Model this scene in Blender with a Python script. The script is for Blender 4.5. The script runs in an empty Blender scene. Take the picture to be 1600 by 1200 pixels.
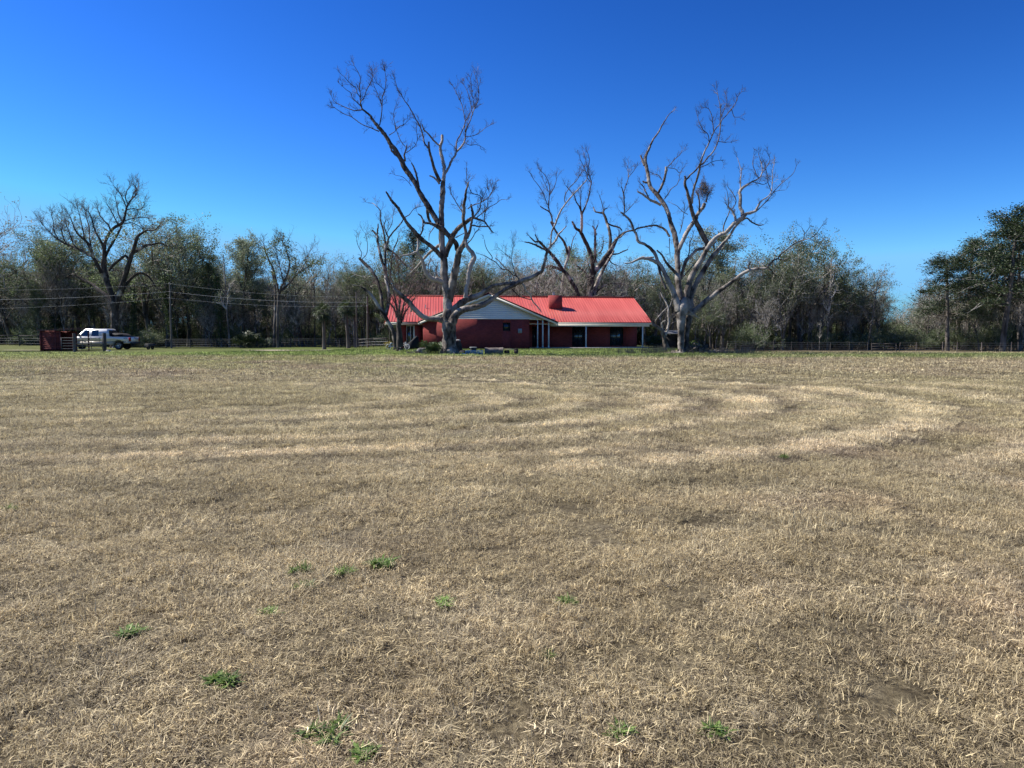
import bpy, bmesh, math, random
import numpy as np
from mathutils import Vector, Matrix
R=math.radians
SC=bpy.context.scene; COL=SC.collection
# ---------------------------------------------------------------- camera, sky, sun, exposure
F=1200.0; HOR=522.0; CAMH=1.6
PITCH=math.atan((600-HOR)/F)
cam_d=bpy.data.cameras.new("camera"); cam=bpy.data.objects.new("camera",cam_d); COL.objects.link(cam)
cam_d.sensor_width=36; cam_d.lens=27.0; cam_d.clip_end=3000; cam_d.clip_start=0.05
cam.location=(0,0,CAMH); cam.rotation_euler=(R(90)-PITCH,0,0); SC.camera=cam
SUN_EL=R(47); AZ=R(13)         # sun from the left, slightly beyond the picture plane
SD=Vector((-math.cos(SUN_EL)*math.cos(AZ), math.cos(SUN_EL)*math.sin(AZ), math.sin(SUN_EL)))
sun_d=bpy.data.lights.new("sun","SUN"); sun=bpy.data.objects.new("sun",sun_d); COL.objects.link(sun)
sun_d.energy=4.9; sun_d.angle=R(0.53); sun_d.color=(1,.955,.88)
sun.rotation_euler=SD.to_track_quat('Z','Y').to_euler()
W=bpy.data.worlds.new("World"); SC.world=W; W.use_nodes=True
nt=W.node_tree; bg=nt.nodes['Background']
sky=nt.nodes.new('ShaderNodeTexSky'); sky.sky_type='NISHITA'; sky.sun_disc=False
sky.sun_elevation=SUN_EL; sky.sun_rotation=math.atan2(SD.x,SD.y); sky.altitude=0
sky.air_density=1.0; sky.dust_density=0.15; sky.ozone_density=3.0
hs=nt.nodes.new('ShaderNodeHueSaturation'); hs.inputs['Saturation'].default_value=1.22
gm=nt.nodes.new('ShaderNodeGamma'); gm.inputs['Gamma'].default_value=1.7
nt.links.new(sky.outputs[0],hs.inputs['Color'])
tn=nt.nodes.new('ShaderNodeMix'); tn.data_type='RGBA'; tn.blend_type='MULTIPLY'; tn.inputs[0].default_value=1; tn.inputs[7].default_value=(.72,.95,1.30,1)
t2=nt.nodes.new('ShaderNodeVectorMath'); t2.operation='MULTIPLY'; t2.inputs[1].default_value=(.310,.252,.180)
mn=nt.nodes.new('ShaderNodeVectorMath'); mn.operation='MINIMUM'; mn.inputs[1].default_value=(1.35,3.5,6.1)
nt.links.new(hs.outputs[0],tn.inputs[6]); nt.links.new(tn.outputs[2],gm.inputs[0]); nt.links.new(gm.outputs[0],t2.inputs[0]); nt.links.new(t2.outputs[0],mn.inputs[0]); 
sx_=nt.nodes.new('ShaderNodeSeparateXYZ'); cx_=nt.nodes.new('ShaderNodeCombineXYZ'); ml=nt.nodes.new('ShaderNodeMath'); ml.operation='MULTIPLY'; ml.inputs[1].default_value=1.45
mxm=nt.nodes.new('ShaderNodeMath'); mxm.operation='MAXIMUM'; ll=nt.links.new
ll(mn.outputs[0],sx_.inputs[0]); ll(sx_.outputs[1],ml.inputs[0]); ll(ml.outputs[0],mxm.inputs[0]); ll(sx_.outputs[2],mxm.inputs[1]); ll(sx_.outputs[0],cx_.inputs[0]); ll(sx_.outputs[1],cx_.inputs[1]); ll(mxm.outputs[0],cx_.inputs[2]); ll(cx_.outputs[0],bg.inputs[0])
bg.inputs[1].default_value=0.10
SC.view_settings.view_transform='Standard'; SC.view_settings.look='None'
SC.view_settings.exposure=0.80; SC.view_settings.gamma=1.0; SC.view_settings.use_curve_mapping=False

# ---------------------------------------------------------------- helpers
def P(px,py,Y):
    """point on the ray through photo pixel (px,py) at world depth Y"""
    sp,cp=math.sin(PITCH),math.cos(PITCH)
    a=(px-800)/F; b=(600-py)/F
    dx=a; dy=cp+b*sp; dz=-sp+b*cp
    k=Y/dy
    return Vector((dx*k,Y,CAMH+dz*k))
def S(v,a,b):
    t=np.clip((np.asarray(v,float)-a)/(b-a),0,1); return t*t*(3-2*t)
_rs=np.random.RandomState(5); _T=_rs.rand(256,256)
def vn(x,y):
    x=np.asarray(x,float); y=np.asarray(y,float)
    xi=np.floor(x).astype(int); yi=np.floor(y).astype(int); fx=x-xi; fy=y-yi
    fx=fx*fx*(3-2*fx); fy=fy*fy*(3-2*fy)
    a=_T[xi%256,yi%256]; b=_T[(xi+1)%256,yi%256]; c=_T[xi%256,(yi+1)%256]; d=_T[(xi+1)%256,(yi+1)%256]
    return (a*(1-fx)+b*fx)*(1-fy)+(c*(1-fx)+d*fx)*fy
def fbm(x,y,o=4):
    s=0;a=.5;t=0
    for i in range(o):
        s=s+a*vn(x*2**i+17.3*i,y*2**i-9.1*i); t+=a; a*=.55
    return s/t
def gh(x,y):
    """ground height"""
    x=np.asarray(x,float); y=np.asarray(y,float)
    z=0.24*S(y,60,70)*S(x,-20,-12)*(1-S(x,14,22))
    z=z-0.42*S(x,12,32)*S(y,60,92)
    z=z+0.24*S(-x,46,56)*S(y,79,87)
    z=z+0.10*(fbm(x*.09+3,y*.09)-.5)*S(y,8,20)
    return z
def g(x,y): return float(gh(x,y))
def PG(px,Y,sink=0.0):
    X=(px-800)/F*Y/ (math.cos(PITCH)+0.04*math.sin(PITCH)); return Vector((X,Y,g(X,Y)-sink))

class Acc:
    """collects verts and faces of ONE mesh"""
    def __init__(s): s.v=[];s.q=[];s.t=[];s.n=0;s.a=[];s.qm=[];s.tm=[];s.ng=[]
    def add(s,v,quads=None,tris=None,a=0.0,m=0):
        v=np.asarray(v,float).reshape(-1,3)
        s.v.append(v)
        s.a.append(np.full(len(v),a,float) if np.isscalar(a) else np.asarray(a,float))
        if quads is not None and len(quads): 
            q=np.asarray(quads,int).reshape(-1,4)+s.n; s.q.append(q); s.qm.append(np.full(len(q),m))
        if tris is not None and len(tris):
            t=np.asarray(tris,int).reshape(-1,3)+s.n; s.t.append(t); s.tm.append(np.full(len(t),m))
        s.n+=len(v)
    def poly(s,pts,m=0):
        pts=[list(p) for p in pts]; k=len(pts)
        s.v.append(np.array(pts,float)); s.a.append(np.zeros(k)); s.ng.append((list(range(s.n,s.n+k)),m)); s.n+=k
    def mesh(s,name,mats=(),smooth=False,off=None):
        me=bpy.data.meshes.new(name)
        V=np.concatenate(s.v) if s.v else np.zeros((0,3))
        if off is not None: V=V-np.array(off)
        Q=np.concatenate(s.q) if s.q else np.zeros((0,4),int)
        T=np.concatenate(s.t) if s.t else np.zeros((0,3),int)
        loops=np.concatenate([Q.ravel(),T.ravel()]+[np.array(x[0]) for x in s.ng]).astype(np.int32)
        tot=np.concatenate([np.full(len(Q),4),np.full(len(T),3),np.array([len(x[0]) for x in s.ng],int)]).astype(np.int32)
        st=np.concatenate([[0],np.cumsum(tot)[:-1]]).astype(np.int32) if len(tot) else np.zeros(0,np.int32)
        me.vertices.add(len(V)); me.vertices.foreach_set('co',V.ravel().astype(np.float32))
        me.loops.add(len(loops)); me.loops.foreach_set('vertex_index',loops)
        me.polygons.add(len(tot)); me.polygons.foreach_set('loop_start',st); me.polygons.foreach_set('loop_total',tot)
        mi=np.concatenate(s.qm+s.tm+[np.array([x[1] for x in s.ng],int)]).astype(np.int32) if len(tot) else None
        if mi is not None: me.polygons.foreach_set('material_index',mi)
        if smooth: me.polygons.foreach_set('use_smooth',np.ones(len(tot),bool))
        at=me.attributes.new('vary','FLOAT','POINT'); at.data.foreach_set('value',np.concatenate(s.a).astype(np.float32))
        me.update(calc_edges=True); me.validate()
        for m in mats: me.materials.append(m)
        return me
    # primitives
    def box(s,c,d,rz=0.0,m=0,a=0.0,rx=0.0,ry=0.0):
        x,y,z=[k/2 for k in d]
        v=np.array([[i,j,k] for i in(-x,x) for j in(-y,y) for k in(-z,z)])
        M=(Matrix.Rotation(rz,3,'Z')@Matrix.Rotation(ry,3,'Y')@Matrix.Rotation(rx,3,'X'))
        v=v@np.array(M).T+np.array(c)
        s.add(v,[[0,1,3,2],[4,6,7,5],[0,4,5,1],[2,3,7,6],[0,2,6,4],[1,5,7,3]],m=m,a=a); return s
    def tube(s,pts,r,n=6,a=0.0,m=0,cap=False,nz=0.0):
        p=np.asarray(pts,float); k=len(p)
        r=np.full(k,r,float) if np.isscalar(r) else np.asarray(r,float)
        t=np.gradient(p,axis=0); t/= (np.linalg.norm(t,axis=1)[:,None]+1e-9)
        mt=t.mean(0); ref=np.array([1,0,0]) if abs(mt[0])<abs(mt[2]) and abs(mt[0])<.6 else (np.array([0,1.,0]) if abs(mt[1])<.7 else np.array([0,0,1.]))
        u=np.cross(t,ref); u/=(np.linalg.norm(u,axis=1)[:,None]+1e-9); w=np.cross(t,u)
        an=np.arange(n)*2*math.pi/n
        rr_=np.repeat(r[:,None],n,1)
        if nz:
            kk=np.arange(k)[:,None]; rr_=rr_*(1+nz*(fbm(np.cos(an)[None,:]*2.2+kk*.22+p[0,0],np.sin(an)[None,:]*2.2+kk*.17+p[0,2])-.5)*2)
        ring=(u[:,None,:]*np.cos(an)[None,:,None]+w[:,None,:]*np.sin(an)[None,:,None])*rr_[:,:,None]+p[:,None,:]
        i=np.arange(k-1)[:,None]*n; j=np.arange(n)[None,:]; j2=(j+1)%n
        q=np.stack([i+j,i+j2,i+n+j2,i+n+j],-1).reshape(-1,4)
        aa=a if np.isscalar(a) else np.repeat(np.asarray(a),n)
        s.add(ring.reshape(-1,3),q,a=aa,m=m)
        if cap:
            for e,row in((0,ring[0]),(k-1,ring[-1])):
                idx=list(range(n)); s.poly(row if e else row[::-1],m)
        return s
def finish(me,bev=0,sm=False):
    bm=bmesh.new(); bm.from_mesh(me); bmesh.ops.remove_doubles(bm,verts=bm.verts,dist=1e-5)
    bmesh.ops.recalc_face_normals(bm,faces=bm.faces)
    if bev>0: bmesh.ops.bevel(bm,geom=[e for e in bm.edges if len(e.link_faces)==2 and e.calc_face_angle(0)>.5],offset=bev,segments=2,affect='EDGES',clamp_overlap=True)
    bm.to_mesh(me); bm.free()
    if sm: 
        for p in me.polygons: p.use_smooth=True
    return me
def obj(name,acc,mat,parent=None,smooth=False,off=None,bev=0,clean=False):
    mats=mat if isinstance(mat,(list,tuple)) else [mat]
    me=acc.mesh(name,mats,smooth,off) if isinstance(acc,Acc) else acc
    if bev or clean: finish(me,bev,smooth)
    o=bpy.data.objects.new(name,me); COL.objects.link(o)
    if parent is not None: o.parent=parent
    return o
def tag(o,label,cat,group=None):
    o['label']=label; o['category']=cat
    if group: o['group']=group
    return o
def thing(name,label,cat,loc=(0,0,0),rz=0.0,group=None):
    o=bpy.data.objects.new(name,None); COL.objects.link(o); o.location=loc; o.rotation_euler=(0,0,rz); o.empty_display_size=.3
    return tag(o,label,cat,group)
def struct(o,k='structure'): o['kind']=k; return o

# ---------------------------------------------------------------- materials
def mat(name,c1,c2=None,rough=.8,scale=5.0,bump=0.0,bscale=None,metal=0.0,stretch=(1,1,1),spec=.3,detail=6,vary=None,transl=0.0,contrast=(.35,.65)):
    m=bpy.data.materials.new(name); m.use_nodes=True; n=m.node_tree; b=n.nodes['Principled BSDF']; L=n.links.new
    b.inputs['Roughness'].default_value=rough; b.inputs['Metallic'].default_value=metal; b.inputs['Specular IOR Level'].default_value=spec
    c2=c2 or tuple(x*.75 for x in c1)
    tc=n.nodes.new('ShaderNodeTexCoord'); mp=n.nodes.new('ShaderNodeMapping'); mp.inputs['Scale'].default_value=stretch
    L(tc.outputs['Object'],mp.inputs[0])
    no=n.nodes.new('ShaderNodeTexNoise'); no.inputs['Scale'].default_value=scale; no.inputs['Detail'].default_value=detail; L(mp.outputs[0],no.inputs['Vector'])
    cr=n.nodes.new('ShaderNodeValToRGB'); cr.color_ramp.elements[0].position=contrast[0]; cr.color_ramp.elements[1].position=contrast[1]
    cr.color_ramp.elements[0].color=(*c2,1); cr.color_ramp.elements[1].color=(*c1,1); L(no.outputs[0],cr.inputs[0])
    out=cr.outputs[0]
    if vary is not None:
        at=n.nodes.new('ShaderNodeAttribute'); at.attribute_name='vary'
        mx=n.nodes.new('ShaderNodeMix'); mx.data_type='RGBA'; L(out,mx.inputs[6]); mx.inputs[7].default_value=(*vary,1); out=mx.outputs[2]
        n3=n.nodes.new('ShaderNodeTexNoise'); n3.inputs['Scale'].default_value=.9; n3.inputs['Detail'].default_value=5; L(tc.outputs['Object'],n3.inputs['Vector'])
        ad=n.nodes.new('ShaderNodeMath'); ad.operation='MULTIPLY_ADD'; ad.inputs[1].default_value=.62; ad.inputs[2].default_value=-.62; L(at.outputs['Fac'],ad.inputs[0])
        a2=n.nodes.new('ShaderNodeMath'); a2.operation='ADD'; L(ad.outputs[0],a2.inputs[0]); L(n3.outputs[0],a2.inputs[1])
        a3=n.nodes.new('ShaderNodeMath'); a3.operation='MULTIPLY'; a3.inputs[1].default_value=5.5; a3.use_clamp=True; L(a2.outputs[0],a3.inputs[0]); L(a3.outputs[0],mx.inputs[0])
    L(out,b.inputs['Base Color'])
    if bump:
        n2=n.nodes.new('ShaderNodeTexNoise'); n2.inputs['Scale'].default_value=bscale or scale*3; n2.inputs['Detail'].default_value=6; L(mp.outputs[0],n2.inputs['Vector'])
        bp=n.nodes.new('ShaderNodeBump'); bp.inputs['Strength'].default_value=bump; bp.inputs['Distance'].default_value=.05; L(n2.outputs[0],bp.inputs['Height']); L(bp.outputs[0],b.inputs['Normal'])
    if transl:
        tr=n.nodes.new('ShaderNodeBsdfTranslucent'); L(out,tr.inputs[0]); ms=n.nodes.new('ShaderNodeMixShader'); ms.inputs[0].default_value=transl
        L(b.outputs[0],ms.inputs[1]); L(tr.outputs[0],ms.inputs[2]); L(ms.outputs[0],n.nodes['Material Output'].inputs[0])
    return m
def leafmat(name,c1,c2,c3,transl=.42):
    """per-leaf colour from the 'vary' attribute plus slow noise"""
    m=bpy.data.materials.new(name); m.use_nodes=True; n=m.node_tree; b=n.nodes['Principled BSDF']; L=n.links.new
    b.inputs['Roughness'].default_value=.5; b.inputs['Specular IOR Level'].default_value=.35
    at=n.nodes.new('ShaderNodeAttribute'); at.attribute_name='vary'
    oi=n.nodes.new('ShaderNodeObjectInfo')
    cr=n.nodes.new('ShaderNodeValToRGB'); e=cr.color_ramp.elements; e[0].color=(*c1,1); e[1].color=(*c3,1); e.new(.5).color=(*c2,1)
    L(at.outputs['Fac'],cr.inputs[0])
    h=n.nodes.new('ShaderNodeHueSaturation'); L(cr.outputs[0],h.inputs['Color'])
    mr=n.nodes.new('ShaderNodeMapRange'); mr.inputs['To Min'].default_value=.7; mr.inputs['To Max'].default_value=1.25; L(oi.outputs['Random'],mr.inputs[0]); L(mr.outputs[0],h.inputs['Value'])
    L(h.outputs[0],b.inputs['Base Color'])
    tr=n.nodes.new('ShaderNodeBsdfTranslucent'); L(h.outputs[0],tr.inputs[0]); ms=n.nodes.new('ShaderNodeMixShader'); ms.inputs[0].default_value=transl
    L(b.outputs[0],ms.inputs[1]); L(tr.outputs[0],ms.inputs[2]); L(ms.outputs[0],n.nodes['Material Output'].inputs[0])
    return m
M={}
M['bark']=mat('weathered_bark',(.185,.152,.128),(.024,.0195,.016),.95,1.5,1.0,7,stretch=(2.4,2.4,1.1),vary=(.37,.33,.285),contrast=(.36,.66))
M['darkbark']=mat('dark_bark',(.10,.082,.068),(.022,.018,.015),.95,1.5,1.0,7,stretch=(2.4,2.4,1.1),vary=(.60,.54,.47),contrast=(.36,.66))
M['twig']=mat('dry_twig',(.13,.105,.09),(.06,.048,.042),.9,.6,vary=(.5,.44,.38))
M['woodbark']=mat('woods_bark',(.18,.155,.13),(.035,.030,.025),.95,1.3,.6,9,stretch=(2,2,.5),vary=(.50,.46,.41))
M['leaf_oak']=leafmat('oak_leaves',(.048,.070,.028),(.125,.162,.068),(.275,.335,.18))
M['leaf_grey']=leafmat('grey_leaves',(.085,.102,.062),(.185,.218,.135),(.37,.41,.28))
M['leaf_vine']=leafmat('vine_leaves',(.025,.045,.012),(.05,.085,.025),(.10,.14,.05))
M['leaf_pine']=leafmat('pine_needles',(.020,.036,.014),(.042,.066,.026),(.09,.115,.045),.15)
M['leaf_brown']=leafmat('brown_leaves',(.08,.065,.04),(.16,.14,.09),(.27,.24,.17))
M['palm']=leafmat('palm_fronds',(.025,.042,.016),(.058,.085,.032),(.14,.16,.07),.15)
M['palmlight']=leafmat('palmetto_fans',(.05,.09,.025),(.11,.17,.04),(.27,.32,.10),.2)
M['soil']=None
def brickmat():
    m=mat('painted_brick',(.36,.062,.055),(.27,.048,.045),.85,1.2); n=m.node_tree; L=n.links.new; b=n.nodes['Principled BSDF']
    cr=[x for x in n.nodes if x.type=='VALTORGB'][0]
    tc=[x for x in n.nodes if x.type=='TEX_COORD'][0]
    sp=n.nodes.new('ShaderNodeSeparateXYZ'); L(tc.outputs['Object'],sp.inputs[0]); ad=n.nodes.new('ShaderNodeMath'); ad.operation='ADD'; L(sp.outputs[0],ad.inputs[0]); L(sp.outputs[1],ad.inputs[1])
    cb=n.nodes.new('ShaderNodeCombineXYZ'); L(ad.outputs[0],cb.inputs[0]); L(sp.outputs[2],cb.inputs[1])
    br=n.nodes.new('ShaderNodeTexBrick'); L(cb.outputs[0],br.inputs['Vector']); br.inputs['Scale'].default_value=1.0
    br.inputs['Brick Width'].default_value=.21; br.inputs['Row Height'].default_value=.075; br.inputs['Mortar Size'].default_value=.007
    br.inputs['Color1'].default_value=(1,1,1,1); br.inputs['Color2'].default_value=(.72,.72,.72,1); br.inputs['Mortar'].default_value=(.55,.5,.5,1)
    mx=n.nodes.new('ShaderNodeMix'); mx.data_type='RGBA'; mx.blend_type='MULTIPLY'; mx.inputs[0].default_value=1; L(cr.outputs[0],mx.inputs[6]); L(br.outputs['Color'],mx.inputs[7]); L(mx.outputs[2],b.inputs['Base Color'])
    bp=n.nodes.new('ShaderNodeBump'); bp.inputs['Strength'].default_value=.6; bp.inputs['Distance'].default_value=.01; L(br.outputs['Color'],bp.inputs['Height']); L(bp.outputs[0],b.inputs['Normal'])
    return m
M['brick']=brickmat()
M['roof']=mat('red_roof_metal',(.575,.135,.108),(.46,.088,.070),.42,1.6,spec=.4,stretch=(1.2,.14,.14),contrast=(.3,.7))
M['trimdark']=mat('dark_red_trim',(.055,.018,.02),(.04,.014,.016),.6)
M['white']=mat('white_paint',(.72,.72,.70),(.60,.60,.58),.55,2.0)
M['siding']=mat('pale_siding',(.86,.81,.74),(.80,.75,.68),.6,1.5)
M['glass']=mat('window_glass',(.03,.04,.05),(.02,.025,.03),.06,1.0,spec=1.0)
M['black']=mat('black_plastic',(.02,.02,.022),(.01,.01,.012),.5)
M['rubber']=mat('tyre_rubber',(.025,.025,.025),(.015,.015,.015),.85)
M['chrome']=mat('alloy_metal',(.65,.65,.66),(.5,.5,.5),.25,metal=.9)
M['gatemetal']=mat('weathered_gate_tube',(.15,.14,.13),(.08,.072,.066),.6,3)
M['galv']=mat('galvanised_steel',(.33,.34,.35),(.22,.22,.22),.45,metal=.6,scale=3)
M['paint']=mat('truck_paint',(.80,.80,.79),(.77,.77,.76),.18,.7,spec=.6)
M['paint_tan']=mat('truck_lower_paint',(.46,.42,.36),(.42,.385,.33),.25,.7,spec=.5)
M['lampred']=mat('red_lens',(.35,.01,.01),(.28,.01,.01),.2)
M['lens']=mat('clear_lens',(.7,.7,.7),(.55,.55,.55),.1,spec=.8)
M['shedred']=mat('rust_red_boards',(.26,.055,.045),(.13,.032,.028),.85,1.0,.3,stretch=(.4,.4,6))
M['shedroof']=mat('rusty_sheet',(.26,.12,.095),(.13,.06,.05),.6,1.5)
M['oldwood']=mat('old_fence_wood',(.20,.165,.14),(.09,.07,.06),.9,3,.3,stretch=(1,1,.3))
M['darkpost']=mat('creosoted_post',(.085,.075,.068),(.045,.04,.036),.9,3,.3)
M['paleWood']=mat('bleached_wood',(.60,.50,.38),(.36,.28,.20),.9,2.5,.4)
M['wire']=mat('steel_wire',(.30,.30,.30),(.22,.22,.22),.5,metal=.4)
M['cable']=mat('aluminium_cable',(.40,.42,.43),(.3,.3,.3),.4,metal=.3)
M['pole']=mat('pole_wood',(.19,.165,.14),(.11,.095,.08),.9,2,stretch=(1,1,.2))
M['concrete']=mat('pale_concrete',(.55,.50,.43),(.42,.38,.32),.9,2,.2)
M['sand']=mat('pale_sand',(.58,.49,.37),(.42,.35,.26),.95,1.2,.3)
M['blue']=mat('blue_enamel',(.16,.32,.55),(.10,.22,.42),.35)
M['whiteplastic']=mat('white_plastic',(.74,.76,.76),(.6,.62,.62),.5)
M['tarp']=mat('black_cover',(.012,.012,.018),(.006,.006,.010),.75,2,.4)
M['greybin']=mat('charcoal_plastic',(.045,.05,.055),(.03,.032,.036),.6)
M['grey']=mat('grey_enamel',(.36,.38,.39),(.30,.31,.32),.5)
M['log']=mat('grey_log_bark',(.23,.19,.165),(.10,.085,.075),.95,2.5,.8,10,stretch=(.6,2,2))
M['curtain']=mat('pale_curtain',(.32,.36,.38),(.22,.25,.27),.9,3,stretch=(6,6,.3))
M['char']=mat('dark_heap_wood',(.07,.06,.055),(.025,.022,.02),.95,3,.5)
M['stone']=mat('grey_stone',(.28,.26,.25),(.14,.13,.125),.95,3,.5)
# ---------------------------------------------------------------- ground, one sheet to the horizon
def fcol(x,y):
    x=np.asarray(x,float); y=np.asarray(y,float)
    def mix(a,b,t): return a*(1-t[...,None])+np.asarray(b)*t[...,None]
    n1=fbm(x*.22+5,y*.16+1); n2=fbm(x*.9+40,y*.7,3); n3=fbm(x*.05+9,y*.05,3); n4=fbm(x*3.1,y*2.6+7,3)
    c=np.zeros(x.shape+(3,))+np.array([.335,.268,.178])
    c=mix(c,[.44,.365,.24],S(n1,.40,.66)*.35)
    c=mix(c,[.205,.158,.115],S(n2,.50,.70)*.38)
    c=mix(c,[.50,.43,.31],S(n4,.50,.68)*.70)
    # mown rings around the far left of the field
    rr=np.hypot((x+8)/1.5,y-19)+.35*(fbm(x*.12,y*.12+3)-.5)
    ph=rr/1.6*2*math.pi+.8*(fbm(x*.5+3,y*.5+9)-.5)
    w=S(rr,2.2,3.4)*(1-S(rr,11,16)*.75)*S(y,6,10)*(1-S(y,34,50)); w=w*(.75+.25*S(fbm(x*.25+60,y*.25),.38,.55))*(.6+.4*S(x,-9,-3))
    st_=fbm(x*1.5+90,y*5+20,4); c=mix(c,[.13,.10,.08],S(st_,.60,.74)*S(y,6,10)*(1-S(y,40,60))*.5)
    # straight older passes in the near field
    q=(y+.28*x+2*fbm(x*.1,y*.1+31))/1.9
    c=mix(c,[.150,.115,.092],S(np.sin(q*2*math.pi),.72,.98)*(1-S(y,14,26))*S(fbm(x*.2,y*.5+8),.45,.6)*.55)
    # olive regrowth, further out and to the left
    ol=S(y,16,48)*(.25+.75*S(-x,-14,10))*S(n1+.3*n3,.42,.75)
    c=mix(c,[.29,.295,.12],ol*.85)
    c=mix(c,[.27,.26,.12],S(n3+.4*n2,.62,.80)*.35)
    w=S(y,8,10.5)*(1-S(y,36,52))*(.6+.4*S(fbm(x*.35+60,y*.5),.36,.58))*(.45+.55*S(x,-9,-2))
    for r0,am in((3.6,.6),(5.1,.9),(6.5,.6),(7.9,1.),(9.2,1.),(10.4,.5),(11.5,1.),(13.3,.7),(15.2,.6)):
        dr=rr-r0+.12*(fbm(x*1.1+r0,y*1.1)-.5)*2
        c=mix(c,[.70,.60,.44],np.exp(-(dr/.27)**2)*w*am*.74); c=mix(c,[.14,.112,.092],np.exp(-((dr-.50)/.15)**2)*w*am*.72)
    # green lawn by the house and under the trees
    lw=S(y+3*(fbm(x*.3,y*.3)-.5),53,60)*S(x,-70,-30)*(1-S(x,14,24))
    c=mix(c,[.23,.32,.07],lw*.95)
    c=mix(c,[.25,.30,.09],S(y,46,58)*(1-S(x,-34,-26))*.85)
    rg=S(y,49,54)*(1-S(y,61,66))*S(x,0,10)
    c=mix(c,[.17,.225,.065],rg*.9*S(fbm(x*.1,y*.3),.25,.45))
    c=mix(c,[.42,.35,.24],S(y,66,72)*S(x,14,24)*.7)
    k=1-S(y,4,16)
    l_=c.mean(-1,keepdims=True); c=l_+(c-l_)*.84
    c=c*(np.array([.99,.995,.925])+k[...,None]*np.array([.0,-.035,.01]))
    return c*(.76+.48*fbm(x*1.7+2,y*1.7,3))[...,None]
def bumps(x,y):
    r=np.hypot(x,y); k=1-S(r,18,45)
    rr=np.hypot((x+8)/1.5,y-19)+.7*(fbm(x*.12,y*.12+3)-.5)
    return k*(.050*(fbm(x*1.3,y*1.3)-.5)+.030*(fbm(x*5,y*5,3)-.5)+.016*(fbm(x*17,y*17,2)-.5))+.008*np.sin(rr/1.6*2*math.pi)*S(y,7,12)*(1-S(y,40,60))
rad=np.concatenate([[0.3,.8,1.3],np.geomspace(1.7,16,330),np.geomspace(16.1,130,300),np.geomspace(134,1500,40)])
fr=np.linspace(R(45),R(135),620); bk=np.linspace(R(135),R(405),70)[1:]
ang=np.concatenate([fr,bk[:-1]])
A,Rr=np.meshgrid(ang,rad); gx=Rr*np.cos(A); gy=Rr*np.sin(A)
gz=gh(gx,gy)+bumps(gx,gy)
nr,na=gx.shape; acc=Acc()
i=np.arange(nr-1)[:,None]*na; j=np.arange(na)[None,:]; j2=(j+1)%na
q=np.stack([i+j,i+na+j,i+na+j2,i+j2],-1).reshape(-1,4)
V=np.stack([gx,gy,gz],-1).reshape(-1,3)
acc.add(V,q); cen=Acc()
acc.add(np.vstack([V[:na],[[0,0,gz[0].mean()]]]),tris=[[k,(k+1)%na,na] for k in range(na)])
def fieldmat(name,blade=False):
    m=bpy.data.materials.new(name); m.use_nodes=True; n=m.node_tree; b=n.nodes['Principled BSDF']; L=n.links.new
    b.inputs['Roughness'].default_value=.9 if not blade else .65; b.inputs['Specular IOR Level'].default_value=.1 if not blade else .3
    at=n.nodes.new('ShaderNodeAttribute'); at.attribute_name='fcol'
    if blade:
        at.attribute_type='INSTANCER'
        va=n.nodes.new('ShaderNodeAttribute'); va.attribute_name='vary'
        cr=n.nodes.new('ShaderNodeValToRGB'); e=cr.color_ramp.elements; e[0].color=(.24,.21,.195,1); e[1].color=(2.8,2.7,2.4,1)
        e.new(.4).color=(.95,.90,.86,1); e.new(.75).color=(1.7,1.65,1.52,1)
        L(va.outputs['Fac'],cr.inputs[0])
        mx=n.nodes.new('ShaderNodeMix'); mx.data_type='RGBA'; mx.blend_type='MULTIPLY'; mx.inputs[0].default_value=1
        L(at.outputs['Color'],mx.inputs[6]); L(cr.outputs[0],mx.inputs[7]); L(mx.outputs[2],b.inputs['Base Color'])
        tr=n.nodes.new('ShaderNodeBsdfTranslucent'); L(mx.outputs[2],tr.inputs[0]); ms=n.nodes.new('ShaderNodeMixShader'); ms.inputs[0].default_value=.3
        L(b.outputs[0],ms.inputs[1]); L(tr.outputs[0],ms.inputs[2]); L(ms.outputs[0],n.nodes['Material Output'].inputs[0])
    else:
        ge=n.nodes.new('ShaderNodeNewGeometry')
        n1=n.nodes.new('ShaderNodeTexNoise'); n1.inputs['Scale'].default_value=22; n1.inputs['Detail'].default_value=8; n1.inputs['Roughness'].default_value=.7; L(ge.outputs['Position'],n1.inputs['Vector'])
        n2=n.nodes.new('ShaderNodeTexNoise'); n2.inputs['Scale'].default_value=3.5; n2.inputs['Detail'].default_value=6; n2.inputs['Roughness'].default_value=.75; L(ge.outputs['Position'],n2.inputs['Vector'])
        cr=n.nodes.new('ShaderNodeValToRGB'); e=cr.color_ramp.elements; e[0].position=.32; e[1].position=.70; e[0].color=(.16,.145,.135,1); e[1].color=(.80,.78,.74,1); L(n1.outputs[0],cr.inputs[0])
        c2=n.nodes.new('ShaderNodeValToRGB'); e=c2.color_ramp.elements; e[0].position=.35; e[1].position=.66; e[0].color=(.62,.60,.58,1); e[1].color=(1.15,1.15,1.12,1); L(n2.outputs[0],c2.inputs[0])
        mx=n.nodes.new('ShaderNodeMix'); mx.data_type='RGBA'; mx.blend_type='MULTIPLY'; mx.inputs[0].default_value=1
        L(at.outputs['Color'],mx.inputs[6]); L(cr.outputs[0],mx.inputs[7])
        m2=n.nodes.new('ShaderNodeMix'); m2.data_type='RGBA'; m2.blend_type='MULTIPLY'; m2.inputs[0].default_value=1
        L(mx.outputs[2],m2.inputs[6]); L(c2.outputs[0],m2.inputs[7]); L(m2.outputs[2],b.inputs['Base Color'])
        bp=n.nodes.new('ShaderNodeBump'); bp.inputs['Strength'].default_value=.8; bp.inputs['Distance'].default_value=.04; L(n1.outputs[0],bp.inputs['Height']); L(bp.outputs[0],b.inputs['Normal'])
    return m
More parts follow.
